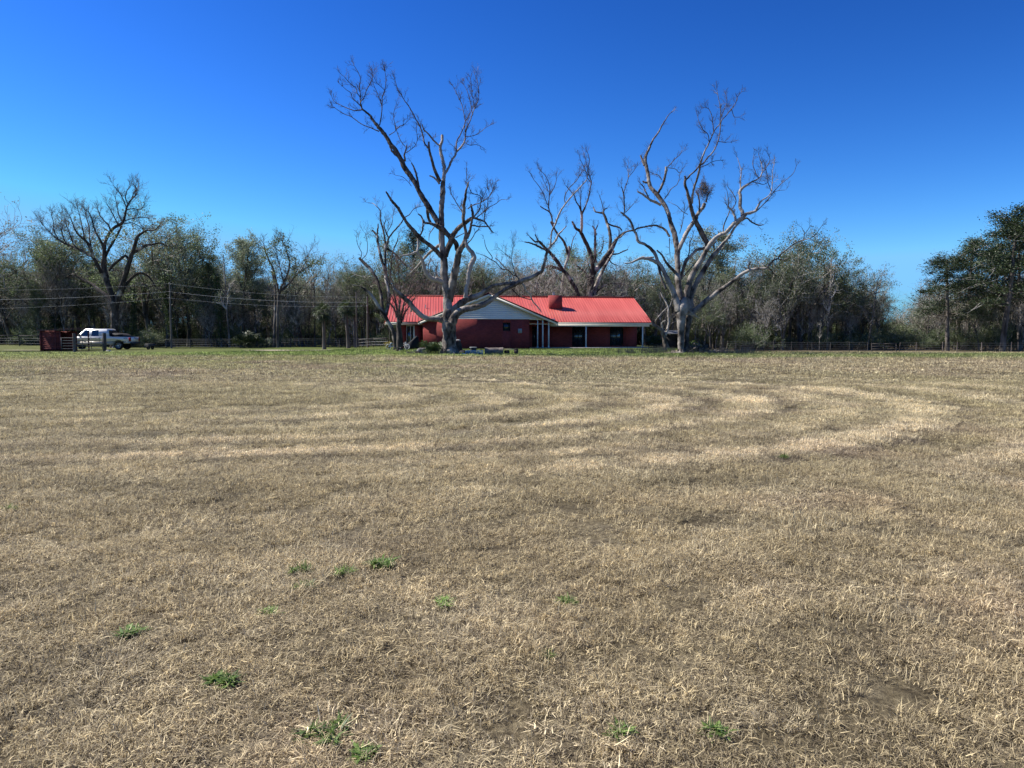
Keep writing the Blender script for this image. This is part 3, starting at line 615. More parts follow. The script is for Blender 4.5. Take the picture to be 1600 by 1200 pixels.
T2="""
1064,553,14 1064,545,10 1064,535,9.5 1064,520,10 1064,505,12 1065,494,14.5 1067,484,16.5 1069,474,13 1072,464,7;b=.38 t=0
1073,553,10 1073,540,7 1073,525,7 1075,508,9 1077,492,12;b=.05 t=0
1062,485,14 1057,470,10 1053,458,8.5 1049,450,8 1045,442,8 1041,433,7.5 1037,424,6.5 1032,415,6.2 1028,409,5.6 1025,400,5 1020,392,5 1014,386,4.6 1006,381,4.2 1000,379,4 996,375,4 994,366,3.7 990,359,3.7 988,352,3.6 984,344,3.2 979,339,2.9 974,335,2.6 970,331,2;b=.5 t=.5
975,335,2.2 976,325,2 975,312,1.9 974,302,1.9 971,292,1.4
974,302,1.5 978,290,1.4 982,277,1.2 981,266,.9 980,260,.6
982,277,1.1 990,267,.9 995,260,.7
977,332,1.4 984,325,1.2 990,318,.9
990,360,2.9 982,361,2.7 975,364,2.5 970,370,2.4 963,374,2.2 957,380,1.6;t=.8
1046,370,3.4 1043,364,3.6 1038,358,3.5 1030,354,3 1022,352,3 1015,353,2.7 1005,355,2.6 996,357,2.6 991,360,2.6;t=.6
1027,411,6 1020,407,5.6 1012,404,5.2 1004,403,4.8 997,405,3.4 987,410,2.6 976,412,1.8;b=.95 t=.3
1021,402,3 1012,402,2.4;b=.9 t=0 stub=1
1028,412,4 1031,425,4 1035,440,4 1041,452,3.5;t=.2
1066,490,10 1064,475,10 1062,460,9.5 1060,445,9 1059,430,8.5 1059,420,8.5 1058,405,8.5 1058,390,8.5 1056,378,8.3 1054,366,8 1050,355,7.2 1047,345,6.6 1045,336,6.4 1041,325,6.4 1036,317,6.4 1030,308,6.4 1023,300,6.2 1017,293,5.8 1014,285,5.6 1013,275,5.4 1011,265,5.2 1009,257,5.2 1008,250,5 1010,241,4 1013,235,3.5 1016,228,3.2 1020,219,2.7 1026,211,2.4 1031,203,2.2 1035,195,1.9 1040,187,1.5 1046,178,1.1 1054,171,.7;b=.3 t=.55
1007,258,4 1003,249,3.4 1001,243,2.4;b=.3 stub=1 t=.8
1014,286,3.4 1008,285,3 1004,283,2;stub=1 t=.8
1032,320,4.2 1025,316,4.2 1017,313,3.6 1010,308,3.2 1003,303,2.8 996,299,2.4;b=.95 stub=1 t=.5
1015,311,2.2 1009,300,2 1006,293,1.8 1001,287,1.4
1029,301,4 1034,291,3.8 1037,283,3.8 1039,275,3.8 1041,267,4.2 1041,261,4;b=.5 stub=1 t=.4
1042,262,1.6 1047,257,1.4 1055,248,1.2 1062,242,1 1066,235,.7
1034,281,1.6 1030,275,1.5 1025,272,1.2;b=.7
1038,311,1.6 1043,304,1.4 1049,295,1.2 1058,288,1 1062,276,.7
1044,262,1.2 1055,264,1 1062,270,.9 1067,262,.7
1058,396,7 1061,388,7 1065,380,6.6 1070,369,6.4 1076,358,6.2 1082,349,6 1087,342,5.6 1090,335,5.4 1094,329,5.2 1098,325,5.2 1101,318,5.4;b=.4 t=.2
1106,386,8 1103,377,7.6 1098,367,7.6 1093,357,7.6 1088,348,7.4 1085,341,7 1082,333,6.4 1080,325,5.8 1078,317,5.4 1075,305,4.8 1073,296,4.2 1070,288,4.2 1071,280,3.6 1070,275,2.6;b=.1 t=.4
1072,281,2.4 1078,274,2.5 1085,268,2.3 1091,261,2.5 1093,257,2.4;t=.4
1081,318,4 1082,305,3.7 1085,292,3.4 1089,280,3.2 1092,268,3.1 1094,258,2.9 1097,247,2.5 1101,237,2.2 1107,225,2.1 1110,218,1.9 1115,207,1.7 1119,200,1.6 1125,193,1.5 1126,180,1.3 1125,165,1.1 1122,150,.9 1120,139,.6;b=.4
1094,258,2.4 1100,254,2.2 1105,247,2.2 1112,240,2 1117,232,1.9 1122,220,1.8 1125,205,1.7 1127,190,1.5 1135,180,1.3 1143,170,1.2 1150,160,1 1153,150,.9 1160,142,.6
1115,207,1.4 1114,195,1.3 1112,180,1.1 1107,170,.9 1101,168,.6
1108,222,1.4 1106,210,1.2 1098,202,1.1 1092,190,.9 1090,181,.7
1126,182,1 1131,172,1 1136,160,.9 1134,148,.7
1143,170,1 1147,182,.9 1155,183,.7
1094,262,1.2 1103,258,1.1 1115,252,.9 1130,250,.7
1122,221,1 1130,222,.9 1142,222,.6
1092,334,3 1093,320,2.4 1092,310,2.2 1089,300,1.8;t=.6
1103,316,3 1105,307,2 1108,300,1.4;t=1.6
1078,492,14 1076,478,13 1073,462,10 1076,448,9.5 1079,436,9.2 1084,425,9 1090,415,8.3 1096,405,7.8 1101,396,7.3 1106,388,7.3 1111,380,7.3 1117,373,6.4 1125,367,5.8 1133,364,5.3 1139,358,5.2 1146,350,5.8 1153,345,6.2 1160,340,6.2 1166,334,5.4;b=.45 t=.4
1160,339,6 1160,331,5.4 1156,323,5.2 1157,311,5.2 1156,300,4.8 1160,294,4.2 1167,289,3.2 1175,284,2.2 1185,279,1.8 1190,272,1.5 1191,262,1.2 1188,250,.9 1185,240,.7;b=.5 t=1.4
1166,334,4.4 1175,332,4.2 1180,330,3.6 1184,323,3.3 1187,317,2.9 1192,312,2 1200,307,1.7 1205,299,1.6 1207,285,1.3 1207,270,1 1210,255,.7;b=.75 t=1.3
1157,295,2 1157,283,1.6 1158,270,1.3 1156,258,1 1152,246,.7;b=.5 t=1.3
1186,279,1.3 1180,268,1.2 1176,255,1 1178,243,.7;t=1.3
1190,272,1.2 1197,262,1.1 1203,250,.9 1200,240,.7;t=1.3
1175,284,1.4 1184,286,1.3 1193,288,1.1 1200,285,.8;t=1.3
1205,299,1.3 1200,285,1.1 1198,270,.9 1195,256,.7;t=1.3
1205,303,1 1215,298,.9 1226,297,.6;t=.6
1181,331,1.6 1190,322,1.5 1200,312,1.4 1207,302,1.3 1213,295,1.2 1222,286,1 1232,278,.9 1240,270,.8 1245,257,.6;t=.8
1150,345,4 1147,335,3.6 1143,328,3.2 1137,323,2.6;b=.75 t=1.6
1138,326,1.6 1138,312,1.2 1136,298,.8;t=1
1143,328,1.6 1150,315,1.4 1145,302,1.2 1138,293,.9;t=1
1130,364,2 1131,352,1.9 1135,342,1.7 1140,330,1.4;t=.7
1104,387,4.6 1096,389,4.4 1088,391,4.2 1083,396,4.4 1077,402,5 1072,407,5.2 1069,415,5 1066,426,5 1064,436,5;b=.3 t=.4
1080,480,10 1079,468,8.5 1083,453,7.6 1088,443,7.4 1095,430,7.3 1102,418,7 1110,405,7 1118,395,6.4 1124,388,5.8 1130,380,4.3 1137,372,3.8 1142,365,3.4 1147,357,3.3 1153,350,3 1160,344,2.6 1167,341,2.4 1172,345,2.2 1180,350,2.1 1187,352,1.9 1193,351,1.4;b=.4 t=.5
1078,492,12 1087,484,9.5 1095,478,8.6 1103,470,7.9 1112,464,7.4 1120,457,6.9 1130,450,6.4 1140,443,5.8 1148,437,5.4 1157,430,5.4 1167,424,5.1 1176,421,4.2 1187,420,3.7 1197,419,3.2 1203,413,3.1 1210,406,2.9 1216,404,2.6 1219,398,2.3 1228,391,2.1 1238,383,1.9 1248,377,1.7 1255,375,1.5 1265,373,1.3;b=.4 s=-.2 t=.25
1170,422,2.6 1170,415,2.2 1173,409,1.8;t=.5 stub=1
1214,404,1.7 1225,406,1.5 1232,403,1.2;t=.3
1255,375,1.2 1257,365,1 1253,356,.8;t=.7
1257,366,1 1263,358,.8 1266,352,.6;t=.7
1265,373,1.2 1274,367,1 1281,357,.8 1286,350,.6;t=.7
1265,373,1 1280,380,.8 1297,381,.6;t=.3
1054,463,1.7 1065,475,1.7 1078,486,1.7 1088,494,1.6 1092,497,1.3;b=.6 t=.3
1026,391,2.2 1033,397,2.7 1038,405,3.2 1043,413,3.7 1050,420,4.2 1057,427,5;t=.4
1075,335,1.2 1066,330,1.1 1058,322,.9 1050,318,.7;t=.6
1062,365,1.4 1066,350,1.2 1068,336,1 1070,322,.8;t=1
1075,405,2 1077,392,1.7 1078,380,1.4 1082,370,1;t=1
1046,372,1.3 1046,385,1.1 1047,398,.9;t=.6
1068,432,2 1074,425,1.8 1083,415,1.6 1092,405,1.3;t=.7
"""
T3="""
924,546,20 924,500,17 924,470,15 922,455,10 924,440,9.5 926,427,9.5 929,416,8;b=.15 t=0
924,440,9 926,420,7.4 925,405,6.4 922,395,5.9 917,382,5.9 911,370,5.3 906,361,4.8 900,357,4.2 896,350,3.2 894,346,2.5;b=.05 t=.4 stub=1
908,366,3.6 909,355,4.2 909,345,4.2 909,338,4 908,330,3.2;b=.5 t=.5
909,336,3 912,328,2.8 915,322,2.3 918,313,2.1 921,303,2 922,295,1.9 924,285,1.7 921,275,1.5 919,265,1.3 921,250,1 918,238,.7;t=1.8
908,330,2.8 905,322,2.4 900,315,1.9 897,305,1.5 890,297,1.2 884,290,.9;t=1.3
908,328,1.5 907,312,1.2 908,297,.9;t=1
922,276,1.2 915,268,1.1 911,258,.9 906,248,.6;t=1.8
923,285,1.1 917,276,1 918,262,.8 914,245,.6;t=1.6
928,425,8.5 938,414,8.4 945,404,8 951,396,7.5 956,388,7 960,380,6.2 964,373,4.2 970,367,3.2 977,362,2;b=.15 t=1.2
953,390,5 954,375,4.8 953,365,4.8 951,355,4.3 948,348,4.2 947,343,4.2 945,338,3.6 942,333,3.2 935,332,2.3 930,330,2.1 927,323,1.4;b=.1 t=.9
948,348,2.8 955,352,2.6 963,354,2.5 968,356,2.2 972,360,1.6;t=.6
943,335,2.4 944,328,2 949,325,1.4;t=.8
943,330,1.3 940,316,1.1 936,304,.8;t=.8
926,465,8 932,445,6.5 938,430,6 945,416,5.5 952,404,4.6 959,392,3.4;b=.4 t=1
931,410,4.4 930,400,3.9 930,385,3.7 930,370,3.4 930,361,3.2 926,353,1.8;b=.4 t=1.4
930,361,2 934,352,1.4;t=.8
936,396,2.3 941,389,1.9 943,376,1.3;t=1.4
925,460,5.4 935,453,3.4 945,446,2.9 953,444,2.6 962,443,2.1 978,444,1.4;b=.25 t=.8
918,434,3.2 914,425,2.8 908,420,2.6 900,415,1.9;t=.5
956,398,2.4 967,396,2.2 973,393,2 981,390,1.6;t=.5
962,380,2 966,372,1.5 968,360,1.1;t=1.5
950,400,2 955,410,1.5 965,415,1;t=1.4
"""
T3B="""
904,546,11 904,500,8 904,470,6.6 902,457,6.4 897,447,6.4 892,439,6.2 887,430,5.9 881,424,5.3 873,420,4.7 865,417,4.2 858,416,3.4 850,418,2;b=.08 t=.4
879,422,5.2 872,410,5.2 865,402,5.2 859,394,4.8 853,388,4;b=.06 t=.3
853,388,3.4 845,381,2.6 840,374,2 836,366,1.5;t=1.3
"""
T3C="""
878,546,9 878,500,7 878,460,4.8 879,445,4.8 881,430,4.2 882,420,4.2 884,412,4 887,405,4.2 889,395,4.6 889,385,3.4;b=.65 t=.3 stub=1
887,397,4 884,385,3.8 880,376,3.3 874,369,3.1 869,362,3.1 865,355,2.9 861,347,2.7 866,349,2;t=.5
864,354,2.4 862,340,2.3 860,333,2.1 855,329,2 848,325,1.8 844,322,1.4;t=.6
859,333,1.9 857,322,1.8 858,310,1.5 859,295,1.4 856,282,1.2 850,272,1 844,266,.7;t=1.6
859,305,1.3 863,298,1.2 867,290,1 870,278,.7;t=1.3
855,320,1.4 850,305,1.2 843,292,1.1 835,282,.9 828,270,.6;t=1.3
857,300,1.1 852,288,.9 846,276,.7;t=1.6
890,395,1.7 892,388,1.6 895,375,1.3 901,363,1;t=.6
878,440,2.4 870,430,1.8 862,420,1.4 855,415,1;t=.5
"""
T4="""
619,538,9 615,520,6.4 609,507,5.8 603,497,5.6 598,488,5.4 591,478,5.2 585,468,4.8 577,458,4.2 568,450,2.6 560,447,1.8 550,445,1.2;b=.25 t=.7
598,489,5 597,472,5 594,455,4.8 590,440,4.6 585,430,4.4 578,420,4.8 570,412,4.6 564,406,4.2 561,403,3.4;b=.1 t=.6 stub=1
602,495,5 607,475,5 607,455,4.8 604,440,5 602,428,5 600,418,4.2 597,408,4.2 594,398,4.2 592,387,3.8 590,377,3.8 590,369,3.4 586,364,3 582,360,2.2;b=.35 t=.5 stub=1
589,368,2.8 590,360,2.7 591,350,1.9;stub=1 t=.3
604,440,4.2 603,425,4 602,412,3.3 602,400,3.2 602,386,3.2 601,372,2.8 599,360,2.6 596,350,2.3 594,340,2 594,330,1.7 590,324,1.4 583,318,1.1 575,317,.8;t=.8
603,388,3 606,377,3.1 608,371,2.7 615,362,2.4 623,353,2.2 628,347,2 632,340,1.7 640,335,1.3 645,328,1.1 652,324,.9 660,322,.6;t=.7
607,371,2 603,362,1.8 600,352,1.7 603,344,1.2;t=.8
604,388,3.2 609,391,3.2 615,395,3.2 622,402,3 628,409,2.4 636,417,1.8;t=.6
607,450,2.6 610,430,2.2 612,405,2 615,389,1.9 620,379,1.9 622,371,1.3;t=.8
563,405,1.4 565,395,1.1 560,385,.9 557,375,.7;t=.8
566,405,1.3 573,396,1.1 574,380,.9 571,365,.7;t=.8
600,372,1.2 612,350,1 614,335,.7;t=1
"""
T4B="""
625,537,11 624,520,7.8 623,508,7 623,497,6.6;b=.1 t=0
622,500,3.6 618,488,3 614,479,2.5 608,473,2;t=1.3
622,498,4 620,480,3.2 617,465,2.4 613,450,1.8 606,435,1.2;t=1.6
624,497,3.8 624,480,3.2 625,465,2.6 625,448,2 623,430,1.3 622,412,.9;t=1.6
626,500,3.6 629,485,3 632,472,2.4 638,455,1.8 643,438,1.2 646,420,.9;t=1.6
627,505,3 632,490,2.5 640,478,2 648,465,1.5 655,450,1.1;t=1.6
620,480,2 612,463,1.6 600,452,1.2 590,446,.9;t=1.6
630,480,1.8 641,465,1.5 652,455,1.1 664,450,.8;t=1.4
"""
T5="""
1041,546,10 1039,534,7.5 1037,524,6.5 1034,517,6.2 1028,512,5.4 1021,508,4.8 1018,502,3;b=.1 t=.4
1039,524,5 1043,514,4 1045,503,3.2 1044,492,2.6 1044,480,2.4 1040,471,2.3 1035,463,2.1 1032,457,1.7;b=.75 t=.5
1044,482,1.8 1048,475,1.6 1051,465,1.3;b=.5 t=.6
1024,501,1.6 1033,490,1.5 1043,480,1.3;b=.5 t=.6
1040,517,3 1048,508,2.6 1053,503,2.1 1058,504,1.5;t=.5
1036,517,2.6 1034,505,2.2 1040,501,1.6;b=.7 t=.5
"""
T6="""
179,545,12.5 179,520,11 179,500,10.5 179,483,11 180,472,12;t=0
178,478,9 172,468,7 165,461,6 155,454,5.4 148,447,4.6 140,442,4.2 130,437,3.7 120,431,3.3 112,429,2.7 103,434,2;t=1
179,474,9 174,460,8 169,445,8 165,430,8.5 162,415,8.5 163,402,6.6 163,390,5.6 165,377,4.8 170,366,4.4 177,357,4.3 185,352,4.3 192,347,4 195,338,3.2 197,328,2.8 200,320,2.5 205,312,2.1 212,305,1.7 214,297,1.3 209,288,.8;t=1
198,325,2 193,313,1.7 188,303,1.4 183,297,1.1 177,289,.7
200,320,1.8 196,308,1.5 199,297,1.2 204,290,.8
205,312,1.5 210,300,1.3 216,293,1 216,287,.7
163,392,5 160,382,4.2 155,372,3.3 150,364,2.7 146,352,2 143,340,1.5 138,330,1
164,402,4 170,390,3.6 177,378,3.2 184,366,2.8 190,353,2.5
173,363,2.6 170,352,2.2 163,345,1.8 156,336,1.5 152,326,1
185,352,2.2 180,342,1.8 175,332,1.5 168,320,1
192,348,2 186,336,1.7 183,322,1.3 180,308,.9
165,432,5 158,425,5 151,412,5 146,402,4.4 142,390,4.2 137,380,3.8 130,373,3.3 123,367,2.7 117,358,2 112,345,1.4 108,335,.9
146,402,3.4 138,398,3.3 128,392,3.2 118,387,3.1 110,384,3 100,380,2.6 92,375,2.2 85,370,1.9 78,363,1.5 70,355,1.2 62,345,.9
132,375,2.3 130,362,1.9 127,348,1.5 124,335,1.1 120,322,.7
118,387,2.1 112,375,1.8 108,362,1.5 103,350,1.1 100,335,.7
104,382,2 98,368,1.6 95,352,1.2 97,338,.8
92,375,1.8 84,360,1.4 83,345,1 80,335,.7
142,388,2.4 140,372,2 139,355,1.6 135,340,1.2 132,325,.8
182,476,9 185,463,7.4 190,448,7.4 195,433,7.4 199,420,7.4 203,408,6.8 206,398,6.4 209,390,5.9 212,378,5.3 215,370,4.7 222,364,3.5 230,360,2.7 240,360,2 250,352,1.3
203,408,4.4 196,400,3.8 187,406,3.8 177,414,4.2 170,423,3.8;t=.5
207,396,4.2 218,390,4 227,384,3.7 238,382,2.9 250,380,2.2 262,385,1.6
184,470,6 194,450,4.8 204,436,4.2 214,428,3.7 222,427,3.3 231,431,2.8 238,440,2.2 243,448,1.5
197,328,1.6 208,326,1.4 220,327,1.2 226,318,.9
194,345,1.9 205,342,1.6 218,340,1.3 230,340,.9
194,350,1.7 205,348,1.5 215,352,1.2 224,358,.9
"""
T7="""
434,546,5 434,520,4.6 434,490,4.2 435,470,4 436,460,4.6;t=0
428,546,4 429,510,3.6 430,480,3.4 430,455,3.2 428,440,3 426,425,2.4;t=.3
436,462,4.4 439,450,3.4 444,440,2.8 450,425,2.4 453,412,2 450,400,1.6 446,388,1.2 441,375,.8
438,455,4 446,448,3 455,440,2.6 463,430,2.3 470,424,2 480,418,1.7 490,412,1.3 500,408,1
436,460,3.4 433,445,3 429,430,3 426,418,3 421,408,2.4 415,395,2 412,380,1.3
443,440,2 440,428,1.6 436,412,1.4 433,400,1.2 430,385,.8
470,424,1.3 478,408,1 483,395,.8
"""
T1o=traced('dead_tree','tall dead tree with thick grey trunk standing before the white gable of the house','tree',60,T1,11,dens=.18,tl=.6,tr=.013,tips=2)
T2o=traced('dead_tree','pale trunked dead tree with forked leaning limbs, right of the red roofed house','tree',63,T2,12,dens=.18,tl=.65,tr=.013,tips=2)
T3o=traced('bare_tree','dark many limbed bare tree rising behind the middle of the red roof, right of chimney','tree',97,T3,13,dens=.17,tl=.85,tr=.015,tips=2,barkm=M['darkbark'])
traced('bare_tree','dark arching bare tree behind the roof, directly above the chimney','tree',96,T3B,14,dens=.14,tl=1.1,tr=.016,tips=2,barkm=M['darkbark'])
traced('bare_tree','slim white stemmed bare tree behind the chimney with broken top and feathery left branches','tree',98,T3C,15,dens=.15,tl=1.05,tr=.016,tips=2)
traced('broken_tree','broken topped bare tree with several snapped stems, left end of the house','tree',68,T4,16,dens=.13,tl=.9,tr=.013,barkm=M['darkbark'])
traced('small_bare_tree','small reddish bare tree with many upright stems before the left end of the red roof','tree',66,T4B,17,barkm=M['darkbark'],dens=.28,tl=.9,tr=.013,kids=(6,2),twm=mat('reddish_twigs',(.22,.15,.14),(.13,.085,.08),.9,.7,vary=(.4,.34,.3)))
traced('gnarled_tree','small gnarled dead tree with dark crooked trunk at the right corner of the house','tree',74,T5,18,dens=.16,tl=1.0)
T6o=traced('bare_tree','big wide spreading bare tree standing behind the white truck','tree',90,T6,19,dens=.42,tl=1.05,tr=.018,kids=(7,3),barkm=M['darkbark'])
# ---------------------------------------------------------------- woods: prototypes with trunk and crown, then copies
def leaves(a,rs,cen,spread,n,s0,s1,flat=1.0):
    """n small leaf-clump quads scattered round each centre"""
    cen=np.asarray(cen); N=len(cen)*n
    c=np.repeat(cen,n,0)+rs.normal(0,1,(N,3))*spread*np.array([1,1,.7*flat])
    u=rs.normal(0,1,(N,3)); u/=np.linalg.norm(u,axis=1)[:,None]; w=np.cross(u,rs.normal(0,1,(N,3))); w/=np.linalg.norm(w,axis=1)[:,None]
    s=(s0+(s1-s0)*rs.rand(N))[:,None]; u=u*s; w=w*s*.6
    v=np.stack([c-u,c-w*.8,c+u,c+w],1).reshape(-1,3); q=np.arange(N*4).reshape(-1,4)
    base=np.repeat(rs.rand(len(cen))*.5,n); a.add(v,q,a=np.repeat(np.clip(base+rs.rand(N)*.5,0,1),4))
def proto(kind,seed,H=13.0):
    """returns (trunk Acc, crown Acc): tree of height H at the origin"""
    rs=np.random.RandomState(seed); tr=Acc(); cr=Acc(); tips=[]
    def limb(p,d,L,r,lev,maxlev,up,wob,nk,spread=.75,leaf=True,va=0.0,k=7):
        pts=[np.array(p,float)]; dd=np.array(d,float)
        for i in range(k):
            dd=unit(dd+rs.normal(0,wob,3)+np.array([0,0,up*.25])); pts.append(pts[-1]+dd*L/k)
        pts=np.array(pts); tr.tube(pts,np.linspace(r,max(r*.35,.008),k+1),8 if lev==0 else (5 if lev==1 else 3),a=va if lev<2 else max(va,.38))
        if lev<maxlev:
            c=nk[lev]
            for j in range(c):
                t=(.32+.68*(j+rs.rand())/c)*k; i=min(int(t),k-1); q=pts[i]+(pts[i+1]-pts[i])*(t-i)
                td=unit(pts[i+1]-pts[i]); s=unit(np.cross(td,rs.normal(0,1,3)))
                limb(q,unit(td*.6+s*spread),L*(.42+.25*rs.rand()),r*(.42+.2*rs.rand())*(1-.35*t/k),lev+1,maxlev,up,wob*1.15,nk,spread,leaf,va,5)
        if lev>=maxlev-1 and leaf: tips.extend(pts[2:])
        return pts
    if kind=='oak':
        t=limb((0,0,-.2),(rs.normal(0,.08),rs.normal(0,.08),1),H*.55,H*.021,0,0,.3,.10,())
        nl=7
        for j in range(nl):
            an=j*6.283/nl+rs.rand(); q=t[3+int(rs.rand()*4.9)]; el=.5+rs.rand()*.9
            limb(q,(math.cos(an)*math.cos(el),math.sin(an)*math.cos(el),math.sin(el)),H*(.33+.17*rs.rand()),H*.0105,1,3,.35,.16,(0,6,5),.8)
        tips_=np.array(tips); sel=tips_[rs.rand(len(tips_))<.72]
        leaves(cr,rs,sel,.27,19,.04,.105)
    elif kind=='tall':
        t=limb((0,0,-.2),(rs.normal(0,.05),rs.normal(0,.05),1),H*.95,H*.015,0,0,.4,.05,())
        for j in range(15):
            f=.3+.68*j/14; an=rs.rand()*6.283; q=t[0]+(t[-1]-t[0])*0; i=f*7; i0=min(int(i),6); q=t[i0]+(t[i0+1]-t[i0])*(i-i0); el=.2+rs.rand()*.8
            limb(q,(math.cos(an)*math.cos(el),math.sin(an)*math.cos(el),math.sin(el)),H*(.24-.12*f)*(.7+.6*rs.rand()),H*.0055,1,3,.3,.17,(0,5,4),.8)
        tips_=np.array(tips); sel=tips_[rs.rand(len(tips_))<.7]; leaves(cr,rs,sel,.28,16,.04,.105)
    elif kind=='vine':
        t=limb((0,0,-.2),(rs.normal(0,.05),rs.normal(0,.05),1),H*.97,H*.016,0,0,.3,.05,())
        cs=[]
        for j in range(9):
            f=.45+.5*rs.rand(); i=f*7; i0=min(int(i),6); q=t[i0]; an=rs.rand()*6.283; el=.3+rs.rand()*.8
            pt=limb(q,(math.cos(an)*math.cos(el),math.sin(an)*math.cos(el),math.sin(el)),H*.15,H*.006,1,2,.3,.2,(0,4),.8); cs+=list(pt[:3])
        for f in np.linspace(.08,.93,120):
            i=f*7; i0=min(int(i),6); c=t[i0]+(t[i0+1]-t[i0])*(i-i0); w=.22+.5*fbm(f*7+seed,seed*1.3)
            for _ in range(3): cs.append(c+rs.normal(0,1,3)*[w*.6,w*.6,.2])
        leaves(cr,rs,cs,.17,10,.05,.12); tp=np.array(tips); leaves(cr,rs,tp[rs.rand(len(tp))<.5],.25,7,.05,.13)
    elif kind=='bare':
        t=limb((0,0,-.2),(rs.normal(0,.12),rs.normal(0,.12),1),H*.5,H*.015,0,0,.3,.10,(),va=.2)
        for j in range(8):
            an=j*6.283/8+rs.rand(); q=t[3+int(rs.rand()*4.9)]; el=.6+rs.rand()*.8
            limb(q,(math.cos(an)*math.cos(el),math.sin(an)*math.cos(el),math.sin(el)),H*(.36+.18*rs.rand()),H*.008,1,4,.4,.15,(0,6,5,3),.7,True,.2)
        tp=np.array(tips); leaves(cr,rs,tp[rs.rand(len(tp))<.06],.2,6,.04,.10)
    elif kind=='snag':
        t=limb((0,0,-.2),(rs.normal(0,.03),rs.normal(0,.03),1),H,H*.017,0,0,.2,.035,(),va=.25)
        for j in range(6):
            q=t[3+int(rs.rand()*4)]; an=rs.rand()*6.283
            limb(q,(math.cos(an)*.8,math.sin(an)*.8,.6),H*.16,H*.007,1,3,.3,.2,(0,4,3),.8,True,.6)
        tp=np.array(tips); leaves(cr,rs,tp[rs.rand(len(tp))<.15],.2,5,.04,.10)
    elif kind=='pine':
        t=limb((0,0,-.2),(rs.normal(0,.03),rs.normal(0,.03),1),H,H*.016,0,0,.3,.025,())
        cs=[]
        for j in range(33):
            f=.36+.62*(j/32)**.85; i=f*7; i0=min(int(i),6); q=t[i0]+(t[i0+1]-t[i0])*(i-i0); an=j*2.4+rs.rand()*.8
            el=-.25+1.3*f*rs.rand(); L=H*(.27*(1-f)**.5+.06)*(.45+.8*rs.rand())
            pt=limb(q,(math.cos(an)*math.cos(el),math.sin(an)*math.cos(el),math.sin(el)),L,H*.0045*(1.3-f),1,2,.25,.13,(0,6),.7,False)
            n_=len(tr.v)
            for k in range(6):
                tt=.50+.50*rs.rand(); c=pt[0]+(pt[-1]-pt[0])*tt
                ii=min(int(tt*(len(pt)-1)),len(pt)-2); c=pt[ii]+rs.normal(0,.30,3)*[1,1,.9]*L*.38+[0,0,.1]
                cs.append((c,.28+.30*rs.rand()))
        for c,w in cs:
            n=74; d=rs.normal(0,1,(n,3)); d[:,2]=np.abs(d[:,2])*.7; d/=np.linalg.norm(d,axis=1)[:,None]
            p0=c+rs.normal(0,1,(n,3))*[w,w,w*.62]; L_=.10+.13*rs.rand(n)[:,None]; sd=np.cross(d,rs.normal(0,1,(n,3))); sd/=np.linalg.norm(sd,axis=1)[:,None]
            v=np.stack([p0-sd*.02,p0+sd*.02,p0+d*L_+sd*.045,p0+d*L_-sd*.045],1).reshape(-1,3); cr.add(v,np.arange(n*4).reshape(-1,4),a=np.repeat(np.clip(rs.rand()*.45+rs.rand(n)*.5,0,1),4))
    elif kind=='shrub':
        cs=[]
        for j in range(14):
            an=rs.rand()*6.283; el=.7+rs.rand()*.8
            limb((rs.normal(0,H*.12),rs.normal(0,H*.12),-.1),(math.cos(an)*math.cos(el),math.sin(an)*math.cos(el),math.sin(el)),H*(.55+.4*rs.rand()),H*.014,1,3,.3,.15,(0,5,3),.7)
        tp=np.array(tips); leaves(cr,rs,tp[rs.rand(len(tp))<.7],.22,9,.035,.09)
    return tr,cr
PR={}
LM={'oak':'leaf_oak','tall':'leaf_oak','vine':'leaf_vine','bare':'leaf_brown','snag':'leaf_grey','pine':'leaf_pine','shrub':'leaf_oak'}
PH={'oak':13.,'tall':13.,'vine':12.,'bare':13.,'snag':9.,'pine':16.,'shrub':3.5}
woodcol=bpy.data.collections.new('woods_sources')
def setup_proto(kind,v,lm=None,key=None):
    tr,cr=proto(kind,100+v*13+len(kind),PH[kind]); key=key or kind; lm=M[lm or LM[kind]]
    V=np.concatenate(tr.v+cr.v); top=np.percentile(np.concatenate(cr.v)[:,2],98.5) if cr.v and kind in('oak','tall','vine','pine') else V[:,2].max(); wd=np.percentile(np.abs(V[:,0]),97)
    PR.setdefault(key,[]).append((tr.mesh('trunk',[M['woodbark']],True),cr.mesh('crown',[lm]),top,wd,tr,cr,lm))
for v in range(4): setup_proto('oak',v)
for v in range(3): setup_proto('oak',v+5,'leaf_grey','greyoak')
for v in range(3): setup_proto('tall',v)
for v in range(2): setup_proto('tall',v+4,'leaf_grey','greytall')
for v in range(2): setup_proto('vine',v)
for v in range(3): setup_proto('bare',v)
for v in range(2): setup_proto('snag',v)
for v in range(3): setup_proto('pine',v)
for v in range(3): setup_proto('shrub',v)
tree_rs=random.Random(4)
NM={'oak':'oak_tree','greyoak':'oak_tree','tall':'woods_tree','greytall':'woods_tree','vine':'vine_covered_tree','bare':'bare_tree','snag':'snag_tree','pine':'pine_tree','shrub':'shrub'}
def wtree(kind,v,px,topy,Y,label,wf=1.0,cat='tree',group=None,rot=None):
    trm,crm,top,wd,_,_,_=PR[kind][v%len(PR[kind])]
    b=PG(px,Y); zt=P(px,topy,Y).z; s=(zt-b.z)/top
    t=thing(NM[kind],label,cat,b,rot if rot is not None else tree_rs.random()*6.283,group or 'trees along the edge of the woods')
    t.scale=(s*wf,s*wf,s)
    for n,m in(('trunk',trm),('crown',crm)):
        if len(m.polygons)==0: continue
        o=bpy.data.objects.new(n,m); COL.objects.link(o); o.parent=t
    return t
